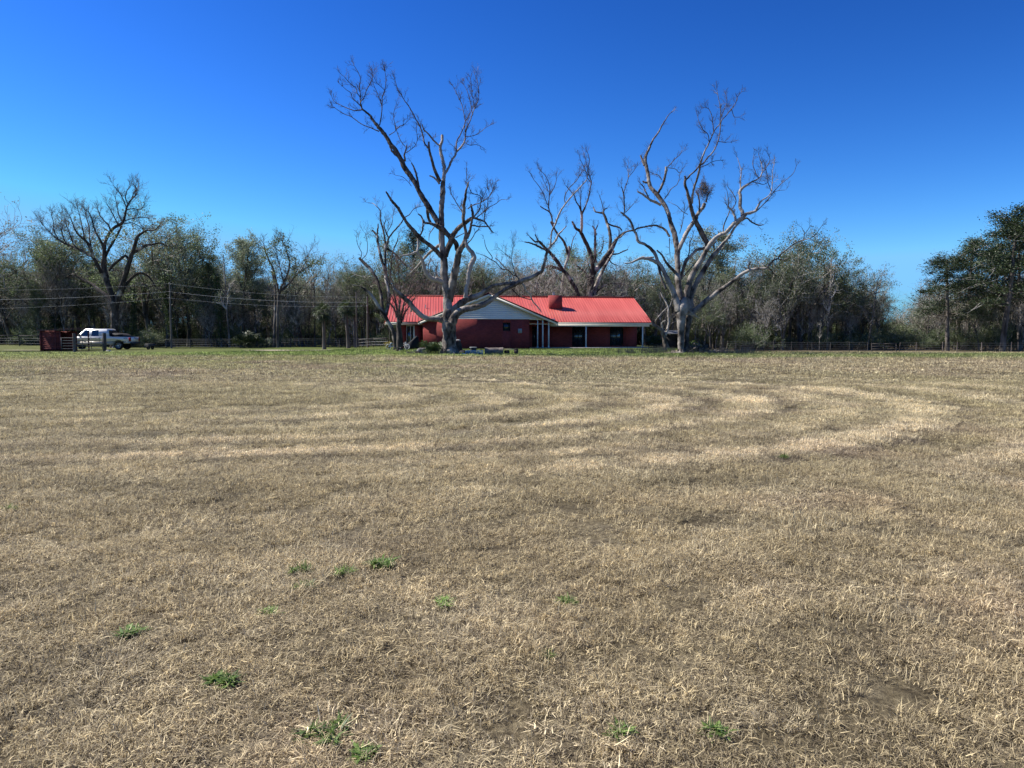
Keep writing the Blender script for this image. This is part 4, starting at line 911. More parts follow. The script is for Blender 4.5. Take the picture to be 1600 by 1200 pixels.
WT=[ # kind, variant, px, top y, depth, label, width factor
('bare',0,-34,262,74,'thin branched tree reaching in from beyond the left edge of the photo',1.15),
('greyoak',1,22,372,98,'grey green tree at the left edge, left of the red shed',1.0),
('oak',0,62,345,97,'leafy oak rising right above the red shed',1.15),
('greyoak',2,100,360,100,'oak with grey leaves between the shed and the truck bonnet',1.0),
('oak',1,128,372,103,'dark oak behind the truck cab',1.0),
('tall',0,150,400,101,'slender tree behind the rear window of the truck',.9),
('oak',2,236,338,99,'tall dark oak just right of the big bare tree',1.15),
('greyoak',0,262,352,98,'oak crown leaning over the first utility pole',.95),
('oak',3,295,352,102,'rounded oak right of the first utility pole',1.0),
('vine',0,272,432,93,'ivy covered trunk beside the first utility pole',1.0),
('tall',1,322,390,96,'dark narrow tree midway between first utility pole and dead pole trunk',1.0),
('snag',0,359,398,93,'tall straight bare trunk like a pole, left of the twin trunk tree',.7),
('greytall',0,378,374,99,'feathery grey topped tree left of the twin trunk tree',1.0),
('tall',2,402,392,101,'narrow leafy tree just left of the twin trunk tree',.85),
('greyoak',1,474,398,99,'low airy grey oak right of the twin trunk tree',1.0),
('vine',1,347,428,95,'vine wrapped trunk left of the straight bare trunk',.9),
('greyoak',2,522,408,103,'grey oak behind the nearer palm',1.15),
('oak',0,558,410,101,'bushy oak behind the pair of palms',1.0),
('oak',2,590,398,99,'dark oak behind the broken topped tree',.9),
('oak',1,622,373,98,'dark pointed crown left of the tall dead tree, over the red roof',.8),
('pine',0,650,365,104,'dark pine behind the left end of the roof',.8),
('greyoak',0,670,410,106,'grey oak behind the trunk of the tall dead tree',1.0),
('oak',3,735,405,104,'oak behind the gable, just right of the tall dead tree',1.1),
('greyoak',1,765,418,107,'lower grey oak above the gable peak',1.0),
('greyoak',2,800,402,105,'feathery grey oak between gable peak and chimney',1.0),
('oak',0,842,398,103,'dark oak left of the chimney',1.0),
('tall',0,875,392,106,'narrow tree directly behind the chimney',1.0),
('oak',1,905,385,102,'dense oak behind the roof ridge, right of the chimney',1.0),
('greyoak',0,948,402,104,'grey oak behind the dark many limbed bare tree',1.0),
('oak',2,985,412,103,'oak behind the right end of the roof ridge',1.1),
('greyoak',1,1018,404,101,'grey oak over the right corner of the house',1.0),
('oak',3,1048,418,99,'oak left of the pale trunked dead tree',.9),
('greyoak',2,1092,378,104,'grey oak right behind the pale trunked dead tree',1.0),
('greytall',1,1128,362,103,'tall grey feathery tree right of the pale trunked dead tree',1.15),
('oak',0,1160,398,99,'oak behind the brush pile',1.0),
('bare',0,1190,372,101,'pale bare tree midway between brush pile and the tall rounded oak',.9),
('oak',0,1232,376,102,'dense green oak on the left flank of the tallest rounded oak',1.1),
('oak',2,1272,378,103,'dense green oak on the right flank of the tallest rounded oak',1.1),
('oak',1,1252,366,100,'tallest rounded oak right of the pale trunked dead tree',1.1),
('greyoak',0,1222,395,97,'grey oak on the left shoulder of the tall rounded oak',.9),
('snag',1,1292,402,96,'thin reddish trunk with broken top right of the tall rounded oak',.7),
('oak',2,1315,412,101,'oak right of the thin broken topped trunk',1.0),
('greyoak',1,1340,428,104,'silvery oak sloping down toward the gap in the woods',1.05),
('greyoak',2,1372,452,112,'low silvery tree at the left side of the gap in the woods',1.0),
('bare',1,1402,466,118,'small pale bare tree in the gap of the woods',1.0),
('bare',2,1424,462,116,'small bare tree on the right side of the gap',.9),
('greyoak',0,1448,450,104,'silvery tree left of the pines',.9),
('bare',0,1470,462,97,'bare straight tree beneath the leftmost pine',.7),
('pine',1,1480,400,93,'shortest pine, leftmost of the pines on the right',1.55),
('pine',2,1512,374,97,'middle pine left of the tallest pine',1.45),
('pine',2,1544,385,99,'lower pine filling the gap between middle and tallest pine',1.3),
('pine',0,1566,326,90,'tallest pine with rounded crown near the right edge',1.35),
('pine',1,1606,350,96,'pine cut off by the right edge of the photo',1.2),
('oak',3,1530,468,94,'low leafy oak beneath the middle pine',1.0),
('pine',1,1592,345,94,'dark pine just behind the tallest pine, on its right',1.1),
('bare',1,1596,440,91,'pale twiggy tree at the right edge beneath the pines',1.0),
('greyoak',1,1575,470,98,'grey oak low behind the tallest pine trunk',1.0),
('snag',0,1033,440,97,'pale leaning trunk behind the right corner of the roof',.5),
('snag',1,1280,500,93,'short white trunk by the right fence under the rounded oak',.6),
('bare',2,1193,455,94,'small forked pale tree by the fence left of the rounded oak',.8),
('bare',0,330,470,95,'thin pale bare tree low in the woods left of the straight bare trunk',.8),
('vine',0,205,452,95,'ivy covered trunk right of the big bare tree',.9),
('tall',1,60,440,94,'dark slim tree directly behind the shed roof',.8),
('bare',1,32,455,95,'low bare tree left of the shed',.9),
('greytall',0,455,455,97,'slim grey tree low beside the twin trunk tree',.8),
('tall',2,610,450,95,'dark slim tree behind the small reddish bare tree',.8),
('oak',1,1110,460,95,'low dark oak behind the brush pile',1.0),
('shrub',0,1172,498,93,'yellow green bush by the right fence nearest the brush pile',1.1),
('shrub',1,1452,520,95,'small green bush at the right fence under the silvery tree',1.1),
('shrub',2,1500,500,95,'olive bush under the leftmost pine',1.2),
('shrub',0,1545,505,95,'green bush beneath the tallest pine, left of its trunk',1.2),
('shrub',1,234,505,90,'leafy bush behind the tailgate of the truck',1.2),
('shrub',2,45,512,92,'green bush left of the shed behind the rail fence',1.0),
]
for w in WT:
    k,v,px,ty,Y,lab,wf=w
    wtree(k,v,px,ty,Y,lab,wf,cat='bush' if k=='shrub' else 'tree',group='bushes at the edge of the woods' if k=='shrub' else None)
traced('twin_trunk_tree','lone twin trunk tree with open forked crown between the woods and the palms','tree',91,T7,20,dens=.22,tl=1.4,tr=.022,twm=M['twig'],barkm=M['woodbark'])
# leaves on the twin trunk tree
tt=bpy.data.objects['twin_trunk_tree']; a=Acc(); rs=np.random.RandomState(8); cs=[]
for px,py,w in [(440,375,10),(430,380,9),(450,385,7),(418,390,7),(412,402,6),(425,412,5),(455,405,7),(462,418,6),(480,412,9),(492,408,8),(470,425,6),(500,412,6),(445,395,9),(424,398,6),(458,430,5),(426,425,4),(427,440,4)]:
    for _ in range(int(w*3)): cs.append(np.array(P(px+rs.normal(0,w*.55),py+rs.normal(0,w*.5),91+rs.normal(0,.8)))-np.array(tt.location))
leaves(a,rs,cs,.2,8,.05,.13); obj('crown',a,M['leaf_oak'],tt)

stems=[('tall',0),('tall',1),('snag',0),('oak',3),('bare',2)]
# the wood behind: one mass nobody could count
seq=[('oak',0),('oak',1),('oak',2),('greyoak',0),('greyoak',1),('tall',0),('tall',1),('bare',0),('bare',1),('shrub',0),('shrub',1),('shrub',2)]
for n,(k,v) in enumerate(seq):
    _,_,top,wd,tr,cr,lm=PR[k][v]; a=Acc()
    for A_,mi in((tr,0),(cr,1)):
        o=a.n
        for vv_,aa in zip(A_.v,A_.a): a.v.append(vv_); a.a.append(aa); a.n+=len(vv_)
        for q in A_.q: a.q.append(q+o); a.qm.append(np.full(len(q),mi))
    ob=bpy.data.objects.new('s%02d'%n,a.mesh('s%02d'%n,[M['woodbark'],lm])); woodcol.objects.link(ob)
for n,(k,v) in enumerate(stems):
    a=PR[k][v][4]; ob=bpy.data.objects.new('t%02d'%n,a.mesh('t%02d'%n,[M['woodbark']])); woodcol.objects.link(ob)
rs=np.random.RandomState(21); PX=[];RT=[];SCL=[];IX=[]
def sky_h(px): # how tall the wood stands at each photo column (pixels above the horizon)
    xs=[-400,0,60,130,240,330,420,480,560,650,800,900,1000,1100,1250,1310,1350,1385,1412,1440,1480,1560,1700,2100]
    hs_=[120,110,105,115,120,112,85,88,95,100,98,102,95,100,95,85,62,34,28,44,62,80,90,100]
    return np.interp(px,xs,hs_)
for row,(Y0,Y1,n) in enumerate(((103,112,70),(112,124,80),(124,150,100))):
    for k in range(n):
        px=-380+2360*(k+rs.rand())/n; Y=Y0+(Y1-Y0)*rs.rand(); X=(px-800)/F*Y; gap=1375<px<1435
        if gap and row<2: continue
        H=sky_h(px)*Y/F*(.72+.3*rs.rand())+1.6
        i=rs.choice([0,1,2,0,1,3,4,5,6,7,8]); top=PR[seq[i][0]][seq[i][1]][2]; s=max(H,2.5)/top
        PX.append((X,Y,g(X,Y))); RT.append((0,0,rs.rand()*6.283)); w=s*(1.0+.35*rs.rand()); SCL.append((w,w,s)); IX.append(i)
wo=scatter_gn('far_woods',np.array(PX),np.array(RT),np.array(SCL),np.array(IX),woodcol)
struct(tag(wo,'dense mixed wood of grey green trees filling the background','woods'),'stuff')
PX=[];RT=[];SCL=[];IX=[]
for k in range(620):
    px=-380+2360*rs.rand(); Y=96+30*rs.rand() if k<300 else 112+26*rs.rand(); X=(px-800)/F*Y
    if 1380<px<1430 and rs.rand()<.6: continue
    s=(.35+.5*rs.rand())*(1 if k<300 else 1.9); PX.append((X,Y,g(X,Y))); RT.append((0,0,rs.rand()*6.283)); SCL.append((s*1.2,s*1.2,s)); IX.append(rs.choice([9,10,11]))
for k in range(900): # thin understory stems
    px=-380+2360*rs.rand(); Y=96+rs.rand()*26; X=(px-800)/F*Y
    if 1380<px<1430 : continue
    s=.32+.36*rs.rand(); PX.append((X,Y,g(X,Y))); RT.append((rs.normal(0,.06),rs.normal(0,.06),rs.rand()*6.283)); SCL.append((s,s,s*1.25)); IX.append(rs.choice([7,8,12,13,14,15,16,12,13,14]))
uo=scatter_gn('undergrowth',np.array(PX),np.array(RT),np.array(SCL),np.array(IX),woodcol)
struct(tag(uo,'tangled undergrowth and saplings at the foot of the woods','undergrowth'),'stuff')

# ---------------------------------------------------------------- palms and palmettos
def fan(a,rs,c,d,L,n=13,va=.5):
    """one fan frond: petiole then a fan of drooping leaflets"""
    d=unit(np.array(d,float)); tip=c+d*L*.5; a.tube(np.array([c,c+d*L*.28,tip-[0,0,L*.03]]),[.016,.013,.010],4,a=.6)
    up=np.array([0,0,1.]); s=unit(np.cross(d,up)+1e-6); nrm=unit(np.cross(s,d))
    for k in range(n):
        th=(k/(n-1)-.5)*R(190); e=d*math.cos(th)+s*math.sin(th); l=L*(.62-.12*abs(th))*(.85+.3*rs.rand())
        m=tip+e*l*.6+nrm*.03; t=tip+e*l-np.array([0,0,l*(.22+.25*rs.rand())]); w=unit(np.cross(e,nrm))*l*.055
        a.add([tip-w*.3,tip+w*.3,m-w,m+w,t-w*.12,t+w*.12],[[0,1,3,2],[2,3,5,4]],a=min(1,max(0,va+rs.normal(0,.18))))
def palm(px,Y,crown_y,hw,label,seed,name='palm_tree'):
    b=PG(px,Y); top=P(px,crown_y,Y).z-b.z; rs=np.random.RandomState(seed)
    t=thing(name,label,'palm tree',b,0,'palms at the edge of the woods'); a=Acc(); h=np.linspace(-.2,top,9)
    pts=np.stack([.12*np.sin(h*.5+seed),.1*np.cos(h*.4+seed),h],-1); a.tube(pts,[.24,.21,.18,.17,.17,.16,.17,.2,.22],9,a=.2); obj('trunk',a,M['oldwood'],t,smooth=True)
    c=Acc(); o=pts[-1]; L=hw*Y/F*1.05
    for k in range(34):
        an=k*2.4; el=R(80)-R(140)*(k/33)**.9
        fan(c,rs,o,(math.cos(an)*math.cos(el),math.sin(an)*math.cos(el),math.sin(el)),L*(.85+.3*rs.rand()),va=.55 if k<24 else .25)
    obj('crown',c,M['palm'],t); return t
palm(505,80,488,16,'cabbage palm with grey drooping fans, nearer and left of the palm pair',1)
palm(543,86,481,14,'taller palm with dark round crown, left one of the palm pair',2)
palm(556,90,487,11,'smaller palm crown beside the pole, right one of the palm pair',3)
palm(742,98,462,12,'palm top showing above the roof ridge right of the tall dead tree',4)
palm(88,97,502,12,'dark low palm just above the shed roof',5)
def palmetto(px,py,Y,w,h,label,seed,n=26,m='palmlight'):
    b=PG(px,Y); rs=np.random.RandomState(seed); t=thing('palmetto',label,'palmetto bush',b,0,'palmetto bushes'); a=Acc(); W_=w/2*Y/F; H_=h*Y/F
    for k in range(n):
        an=rs.rand()*6.283; el=R(20)+rs.rand()*R(65); c=np.array([rs.normal(0,.35)*W_,rs.normal(0,.35)*W_,.02])
        L=(W_*math.cos(el)+H_*math.sin(el))*.78*(.7+.4*rs.rand())
        fan(a,rs,c,(math.cos(an)*math.cos(el),math.sin(an)*math.cos(el),math.sin(el)),L,11,va=.45)
    obj('fronds',a,M[m],t); return t
palmetto(386,540,90,40,34,'wide fan palmetto by the far fence below the twin trunk tree',1,30,'palm')
palmetto(675,553,60.6,40,27,'spiky green palmetto at the foot of the tall dead tree',2,44,'palm')
palmetto(1080,551,63.6,24,24,'spiky green palmetto against the pale trunked dead tree',3,26)
palmetto(1022,543,80,26,28,'dark palmetto clump beyond the right porch post',4,26,'palm')
palmetto(412,541,91,18,22,'small palmetto right of the wide one at the far fence',5,16,'palm')
# ---------------------------------------------------------------- the house
HX,HY,HT=-11.9,72.5,math.atan2(4.5,25.9); HZ=0.27
def hl(px,py,v):
    """pixel -> (u,z) on the house plane y_local = v"""
    d=P(px,py,1.0)-Vector((0,0,CAMH)); c,s=math.cos(HT),math.sin(HT)
    t=(v+(-HX)*s*1.0+HY*c)/( -d.x*s+d.y*c) if False else (v - (HX*s) + HY*c)/(-d.x*s+d.y*c)
    X=d.x*t; Y=d.y*t; z=CAMH+d.z*t
    return ((X-HX)*c+(Y-HY)*s, z-HZ)
house=thing('house','long single storey red brick house with red metal roof and pale gable','house',(HX,HY,HZ),HT)
EZ=2.5; RZ=5.25; UL,UR=0.0,26.3; RV=6.0; BV=11.5   # eave height, ridge height, ends, ridge depth, back eave
GV=-1.3   # front plane of the gable wing
gl,_=hl(653,498,GV-.4); gr_,_=hl(872,502,GV-.4); ga,_=hl(764,457,GV-.4); ga=(gl+gr_)/2; GAZ=hl(764,457.5,GV-.4)[1]; GEZ=EZ-.02
wl,_=hl(662,540,GV); wr,_=hl(827,540,GV)
slope=(RZ-EZ)/RV
def roofribs(a,p0,p1,q0,q1,n):
    """ribs from edge p (eave) to edge q (ridge)"""
    p0,p1,q0,q1=map(np.array,(p0,p1,q0,q1))
    for k in range(n+1):
        t=k/n; s=p0+(p1-p0)*t; e=q0+(q1-q0)*t; d=unit(e-s); nrm=unit(np.cross(p1-p0,d)); 
        if nrm[2]<0: nrm=-nrm
        w=unit(np.cross(d,nrm))*.018; h=nrm*.03
        v=[s-w,s+w,s+w+h,s-w+h,e-w,e+w,e+w+h,e-w+h]; a.add(v,[[0,4,7,3],[3,7,6,2],[2,6,5,1],[0,3,2,1],[4,5,6,7]])
a=Acc(); th=.10
def slab(a,c,t=th,m=0):
    c=[np.array(p,float) for p in c]; n=unit(np.cross(c[1]-c[0],c[-1]-c[0])); n=n if n[2]>0 else -n
    k=len(c); lo=[p-n*t for p in c]; a.poly([list(p) for p in c],m); a.poly([list(p) for p in lo[::-1]],m)
    for i in range(k): j=(i+1)%k; a.poly([list(c[i]),list(lo[i]),list(lo[j]),list(c[j])],m)
slab(a,[(UL,0,EZ),(UR,0,EZ),(UR,RV,RZ),(UL+.6,RV,RZ)]); slab(a,[(UL,2*RV,EZ),(UL+.6,RV,RZ),(UR,RV,RZ),(UR,2*RV,EZ)])
roofribs(a,(UL,0,EZ),(UR,0,EZ),(UL+.6,RV,RZ),(UR,RV,RZ),96)
a.box(((UL+UR)/2+.3,RV,RZ+.03),(UR-UL-.6,.34,.05)) 
obj('roof',a,M['roof'],house)
# wing roof: two slopes running back into the main roof, gable front toward the field
a=Acc(); GF=GV-.45; gb=(GAZ-EZ)/slope+.25
A0=(gl,GF,GEZ+.012); A1=(ga,GF,GAZ+.012); B1=(ga,gb,GAZ+.012)
slab(a,[A0,A1,B1,(gl,0.02,GEZ+.012)],.09); slab(a,[(gr_,GF,GEZ+.012),(gr_,0.02,GEZ+.012),B1,A1],.09)
def lerp(p,q,t): return tuple(np.array(p)+(np.array(q)-np.array(p))*t)
for k in range(9):
    t=k/8; s=lerp((gl,GF+.02,GEZ+.02),(gl,.02,GEZ+.02),t); e=(ga,s[1],GAZ+.02)
    roofribs(a,(s[0],s[1],s[2]),(s[0],s[1]+.01,s[2]),(e[0],e[1],e[2]),(e[0],e[1]+.01,e[2]),1) if k==0 else None
wroof=obj('wing_roof',a,M['roof'],house)
# gable face and rake boards
a=Acc(); zb=hl(745,498.5,GV)[1]
gx0,gx1=gl+.35,gr_-.35
def gz(u): return GEZ-.10+(GAZ-GEZ)*(1-abs(u-ga)/((gr_-gl)/2))
lap=.19; z=zb; 
# lap siding as stacked boards clipped by the gable slope
k=0
top=GAZ-.16
while z<top:
    z2=min(z+lap,top); 
    def lim(zz): 
        f=(GAZ-.12-zz)/(GAZ-GEZ)*(gr_-gl)/2; return ga-min(f,(ga-gx0)),ga+min(f,(gx1-ga))
    l0,r0=lim(z); l1,r1=lim(z2)
    v=[(l0,GV-.022,z),(r0,GV-.022,z),(r1,GV-.012,z2),(l1,GV-.012,z2),(l0,GV+.05,z),(r0,GV+.05,z),(r1,GV+.05,z2),(l1,GV+.05,z2)]
    a.add(v,[[0,1,2,3],[4,7,6,5],[0,4,5,1],[3,2,6,7],[0,3,7,4],[1,5,6,2]]); z=z2
obj('gable_siding',a,M['siding'],house)
a=Acc()
for x0,x1 in((gl,ga),(gr_,ga)):
    for (dz0,dz1,dy,mm) in((.03,-.11,.02,0),(-.11,-.30,.06,1)):
        y0=GF-.03+dy; y1=GF+.02+dy
        v=[(x0,y0,GEZ+dz1),(x1,y0,GAZ+dz1),(x1,y0,GAZ+dz0),(x0,y0,GEZ+dz0),(x0,y1,GEZ+dz1),(x1,y1,GAZ+dz1),(x1,y1,GAZ+dz0),(x0,y1,GEZ+dz0)]
        a.add(v,[[0,1,2,3],[4,7,6,5],[0,4,5,1],[3,2,6,7],[0,3,7,4],[1,5,6,2]],m=mm)
obj('rake_board',a,[M['trimdark'],M['siding']],house)
# walls
a=Acc(); WZ=zb-.003
MV=2.9   # recessed porch wall
WR=hl(995,540,MV)[0]; WL0=hl(625,540,1.2)[0]; LV=.7
# hole-free walls with window units set in front of dark reveals: front wall pieces around each opening
def wall(a,x0,x1,y,z0,z1,holes,th=.22,m=0):
    xs=sorted(set([x0,x1]+[h[0] for h in holes]+[h[1] for h in holes]))
    for i in range(len(xs)-1):
        xa,xb=xs[i],xs[i+1]; zz=[(z0,z1)]
        for h in holes:
            if h[0]<=xa+1e-6 and h[1]>=xb-1e-6: 
                nz=[]
                for (p,q) in zz:
                    if h[2]>p: nz.append((p,min(h[2],q)))
                    if h[3]<q: nz.append((max(h[3],p),q))
                zz=nz
        for p,q in zz: a.box(((xa+xb)/2,y+th/2,(p+q)/2),(xb-xa,th,q-p),m=m)
kit=(hl(783,0,GV)[0],hl(798,0,GV)[0]); kz=(hl(790,518,GV)[1],hl(790,503.5,GV)[1])
kw=(hl(785.5,510,GV)[0],hl(797.5,510,GV)[0],hl(790,517,GV)[1],hl(790,504,GV)[1])
wall(a,wl,wr,GV,-.4,WZ,[kw])
a.box((wl+.11,(GV+.25+LV)/2,(WZ-.4)/2),(.22,LV-GV-.25,WZ+.4)); a.box((wr-.11,(GV+.22+MV)/2+.0,(WZ-.4)/2),(.22,MV-GV-.24,WZ+.4))
lw=(hl(635,520,LV)[0],hl(648,520,LV)[0],.12,hl(640,508.5,LV)[1])
wall(a,WL0,wl-.003,LV,-.4,EZ-.32,[lw])
d1=(hl(827.8,520,MV)[0]+.25,hl(838,520,MV)[0],.04,2.1); d2=(hl(894,520,MV)[0],hl(914,520,MV)[0],.04,2.1); d3=(hl(953,520,MV)[0],hl(974,520,MV)[0],.12,2.05)
wall(a,wr+.003,WR,MV,-.4,EZ-.18,[d1,d2,d3])
a.box((WL0+.11,(LV+.23+BV)/2,(EZ-.6)/2),(.22,BV-LV-.23,EZ+.2)); a.box((WR-.11,(MV+.23+BV)/2,(EZ-.6)/2),(.22,BV-MV-.23,EZ+.2)); a.box(((WL0+WR)/2,BV+.12,(EZ-.6)/2),(WR-WL0,.22,EZ+.2))
# end gables above the plate
for u in(WL0+.12,WR-.12):
    u0,u1=u-.1,u+.1; zt=RZ-.25; v=[(u0,.6,EZ-.18),(u0,2*RV-.6,EZ-.18),(u0,RV,zt),(u1,.6,EZ-.18),(u1,2*RV-.6,EZ-.18),(u1,RV,zt)]
    a.add(v,quads=[[0,3,5,2],[1,2,5,4],[0,1,4,3]],tris=[[0,2,1],[3,4,5]])
a.box(((wl+wr)/2,GV-.03,.02),(wr-wl,.05,.5)) if False else None
obj('wall',a,M['brick'],house)
# sill and header courses
def window(u0,u1,z0,z1,v,frame='white',split='h',curtain=None,sill=True,panes=2,lab=None):
    w=Acc(); f=.06; uc=(u0+u1)/2; zc=(z0+z1)/2
    for (c,d) in(((u0+f/2,v+.07,zc),(f,.08,z1-z0)),((u1-f/2,v+.07,zc),(f,.08,z1-z0)),((uc,v+.07,z0+f/2),(u1-u0-2*f,.076,f)),((uc,v+.07,z1-f/2),(u1-u0-2*f,.076,f))): w.box(c,d)
    if split=='h': w.box((uc,v+.06,zc),(u1-u0-2*f,.05,.05))
    else:
        for k in range(1,panes): w.box((u0+(u1-u0)*k/panes,v+.06,zc),(.06,.05,z1-z0-2*f))
    wo_=obj('window',w,M[frame],house)
    p=Acc(); p.box((uc,v+.09,zc),(u1-u0-2*f+.01,.012,z1-z0-2*f+.01)); obj('pane',p,M['glass'],wo_)
    if curtain: 
        c=Acc(); cu0,cu1=curtain; n=24; xs=np.linspace(u0+(u1-u0)*cu0,u0+(u1-u0)*cu1,n); ys=v+.17+.02*np.sin(np.arange(n)*1.9)
        vv_=[(x,y,z0+.08) for x,y in zip(xs,ys)]+[(x,y,z1-.08) for x,y in zip(xs,ys)]; c.add(vv_,[[i,i+1,n+i+1,n+i] for i in range(n-1)]); obj('curtain',c,M['curtain'],wo_)
    if lab: wo_['label']=lab
    return wo_
window(*kw,GV,'black','h',lab='small dark framed window in the gable wall',curtain=(.05,.95))
window(*lw,LV,'white','v',lab='white framed tall window near the left end',curtain=(.55,.95))
window(d1[0],d1[1],d1[2],d1[3],MV,'black','v',curtain=(.05,.8),lab='narrow glass door beside the gable wing')
window(d2[0],d2[1],d2[2],d2[3],MV,'black','v',curtain=(.0,.98),lab='sliding glass door behind the middle porch post')
window(d3[0],d3[1],d3[2],d3[3],MV,'black','v',curtain=(.05,.95),lab='wide window near the right end of the porch')
b=Acc(); b.box(((lw[0]+lw[1])/2+.42,LV+.03,(lw[2]+lw[3])/2),(.34,.05,lw[3]-lw[2])); obj('shutter',b,M['white'],house)
# meter box
u,z=hl(812.3,517,GV); b=Acc(); b.box((u,GV-.06,z),(.36,.12,.42)); b.box((u,GV-.13,z+.04),(.2,.02,.18)); obj('meter_box',b,M['grey'],house)
# fascia, soffit, porch
b=Acc()
b.box(((UL+gl)/2,-.03,EZ-.13),(gl-UL,.05,.17)); obj('fascia',b,M['siding'],house)
b=Acc(); b.box(((UR+gr_)/2,-.03,EZ-.13),(UR-gr_,.05,.17)); obj('fascia',b,M['siding'],house)
b=Acc(); b.box(((UR+gr_)/2,-.055,EZ-.035),(UR-gr_,.10,.05)); obj('gutter',b,M['trimdark'],house); b=Acc(); b.box(((UL+gl)/2,-.055,EZ-.035),(gl-UL,.10,.05)); obj('gutter',b,M['trimdark'],house)
for k in range(1): pass
b=Acc(); b.box(((wr+UR)/2,(MV)/2+.02,EZ-.20),(UR-wr-.02,MV-.06,.03)); obj('soffit',b,M['siding'],house); b=Acc(); b.box(((UL+wl)/2,LV/2,EZ-.27),(wl-UL-.02,LV-.03,.03)); obj('soffit',b,M['siding'],house); b=Acc(); b.box(((wr+gr_)/2,(GV+0)/2-.0,EZ-.21),(gr_-wr-.1,-GV-.06,.03)); obj('soffit',b,M['siding'],house)
for sgn,u in((1,UR-.03),(-1,UL+.03)):
    for (y0,z0,y1,z1) in((0,EZ,RV,RZ),(2*RV,EZ,RV,RZ)):
        b=Acc(); uu=u if y1!=y0 else u
        ur=u if sgn>0 else u+.6
        v=[(u,y0,z0-.27),(ur,y1,z1-.27),(ur,y1,z1-.105),(u,y0,z0-.105),(u-sgn*.05,y0,z0-.27),(ur-sgn*.05,y1,z1-.27),(ur-sgn*.05,y1,z1-.105),(u-sgn*.05,y0,z0-.105)]
        b.add(v,[[0,1,2,3],[4,7,6,5],[0,4,5,1],[3,2,6,7],[0,3,7,4],[1,5,6,2]])
        obj('end_rake_board',b,M['siding'],house)
b=Acc(); b.box(((wr+UR-.4)/2,(MV-.3)/2,-.10),(UR-.4-wr,MV+.5,.24)); obj('porch_floor',b,M['concrete'],house)
b=Acc(); b.box(((gr_-.3+UR-.3)/2,.14,EZ-.32),(UR-gr_+.1,.12,.20)); b.box(((wr+gr_-.2)/2,GV+.10,zb-.0),(gr_-wr-.2,.12,.12)); obj('porch_beam',b,M['siding'],house)
for px,v in((840,GV+.1),(848,GV+.1),(857.3,GV+.1),(915.5,.14),(1004,.14)):
    u=hl(px,530,v)[0]; b=Acc(); zt=EZ-.40 if v>0 else zb-.06
    b.box((u,v,zt/2-.02),(.12 if px!=840 else .09,.12,zt+.04)); b.box((u,v,.08),(.17,.17,.10)); obj('porch_post',b,M['white'],house,bev=.008)
# chimney
cz=lambda v: EZ+slope*v
c0=hl(858.5,470,3.0)[0]; c1=hl(878.5,470,3.0)[0]; ct=hl(868,461.3,3.0)[1]
b=Acc(); b.box(((c0+c1)/2,3.3,(cz(2.6)+ct)/2-.1),(c1-c0,.6,ct-cz(2.6)+.2)); ch=obj('chimney',b,M['brick'],house)
b=Acc(); b.tube([(c0+.5,3.3,ct-.05),(c0+.5,3.3,ct+.35)],.12,10,cap=True); obj('flue',b,M['galv'],ch)
b=Acc(); u=hl(666,474,2.2)[0]; b.tube([(u,3.0,cz(3.0)-.1),(u,3.0,cz(3.0)+.35)],.05,8,cap=True); obj('vent_pipe',b,M['grey'],house)

# ---------------------------------------------------------------- white pickup truck
TY=78.0
def mx(px): return (px-800)/F*TY
TZ=g(mx(160),TY)
truck=thing('pickup_truck','white crew cab pickup truck with tan lower panels parked behind the metal gate','pickup truck',(mx(202),TY,TZ+.01))
def tx(px): return mx(px)-mx(202)
def tz(py): return P(160,py,TY).z-TZ-.01
L0,L1=tx(106.2),tx(203.5); WB=1.98; RWX,FWX=tx(185.2),tx(113.2); WR_=.43
Zroof=tz(513.8); Zbelt=1.32; Zrail=1.30; Zrock=.50; Zlow=.86
def arch(cx,r,n=9): return [(cx+r*math.cos(t),WR_+.04+r*math.sin(t)) for t in np.linspace(math.pi,0,n)]
def extr(a,prof,y0,y1,m=0,inset=0,ztap=None):
    """extrude a side profile (x,z) across the width"""
    k=len(prof); f=[[x,y0,z] for x,z in prof]; b_=[[x,y1,z] for x,z in prof]
    if ztap:
        for P_ in(f,b_):
            for p in P_:
                t=max(0,p[2]-ztap[0])*ztap[1]; p[1]+= t if p[1]<(y0+y1)/2 else -t
    a.poly(f[::-1],m); a.poly(b_,m)
    for i in range(k): j=(i+1)%k; a.poly([f[i],f[j],b_[j],b_[i]],m)
# upper body side profile, front at left
C0,C1=tx(121.5),tx(170.5)
up=[(L0+.02,Zlow),(FWX-.56,Zlow)]+[(FWX+.56*math.cos(t),WR_+.06+.53*math.sin(t)) for t in np.linspace(R(133),R(47),7)]+[(FWX+.56,Zlow),(RWX-.56,Zlow)]+[(RWX+.56*math.cos(t),WR_+.06+.53*math.sin(t)) for t in np.linspace(R(133),R(47),7)]+[(RWX+.56,Zlow),(L1,Zlow),(L1+.02,Zrail),(C1-.03,Zrail),(C1-.04,Zbelt+.02),(C0,Zbelt+.03),(C0-.35,Zbelt-.03),(L0+.12,Zbelt-.16),(L0,Zbelt-.28)]
a=Acc(); extr(a,up[::-1],0,WB); body=obj('body',a,M['paint'],truck,bev=.03)
lo=[(L0+.05,Zrock+.08),(FWX-.53,Zrock+.08),(FWX-.53,Zlow-.004),(L0+.03,Zlow-.004)]
a=Acc()
for p in([(L0+.05,Zrock+.10),(FWX-.55,Zrock+.10),(FWX-.56,Zlow-.003),(L0+.03,Zlow-.003)],[(FWX+.55,Zrock),(RWX-.55,Zrock),(RWX-.56,Zlow-.003),(FWX+.56,Zlow-.003)],[(RWX+.55,Zrock+.1),(L1-.02,Zrock+.14),(L1,Zlow-.003),(RWX+.56,Zlow-.003)]): extr(a,p[::-1],.012,WB-.012)
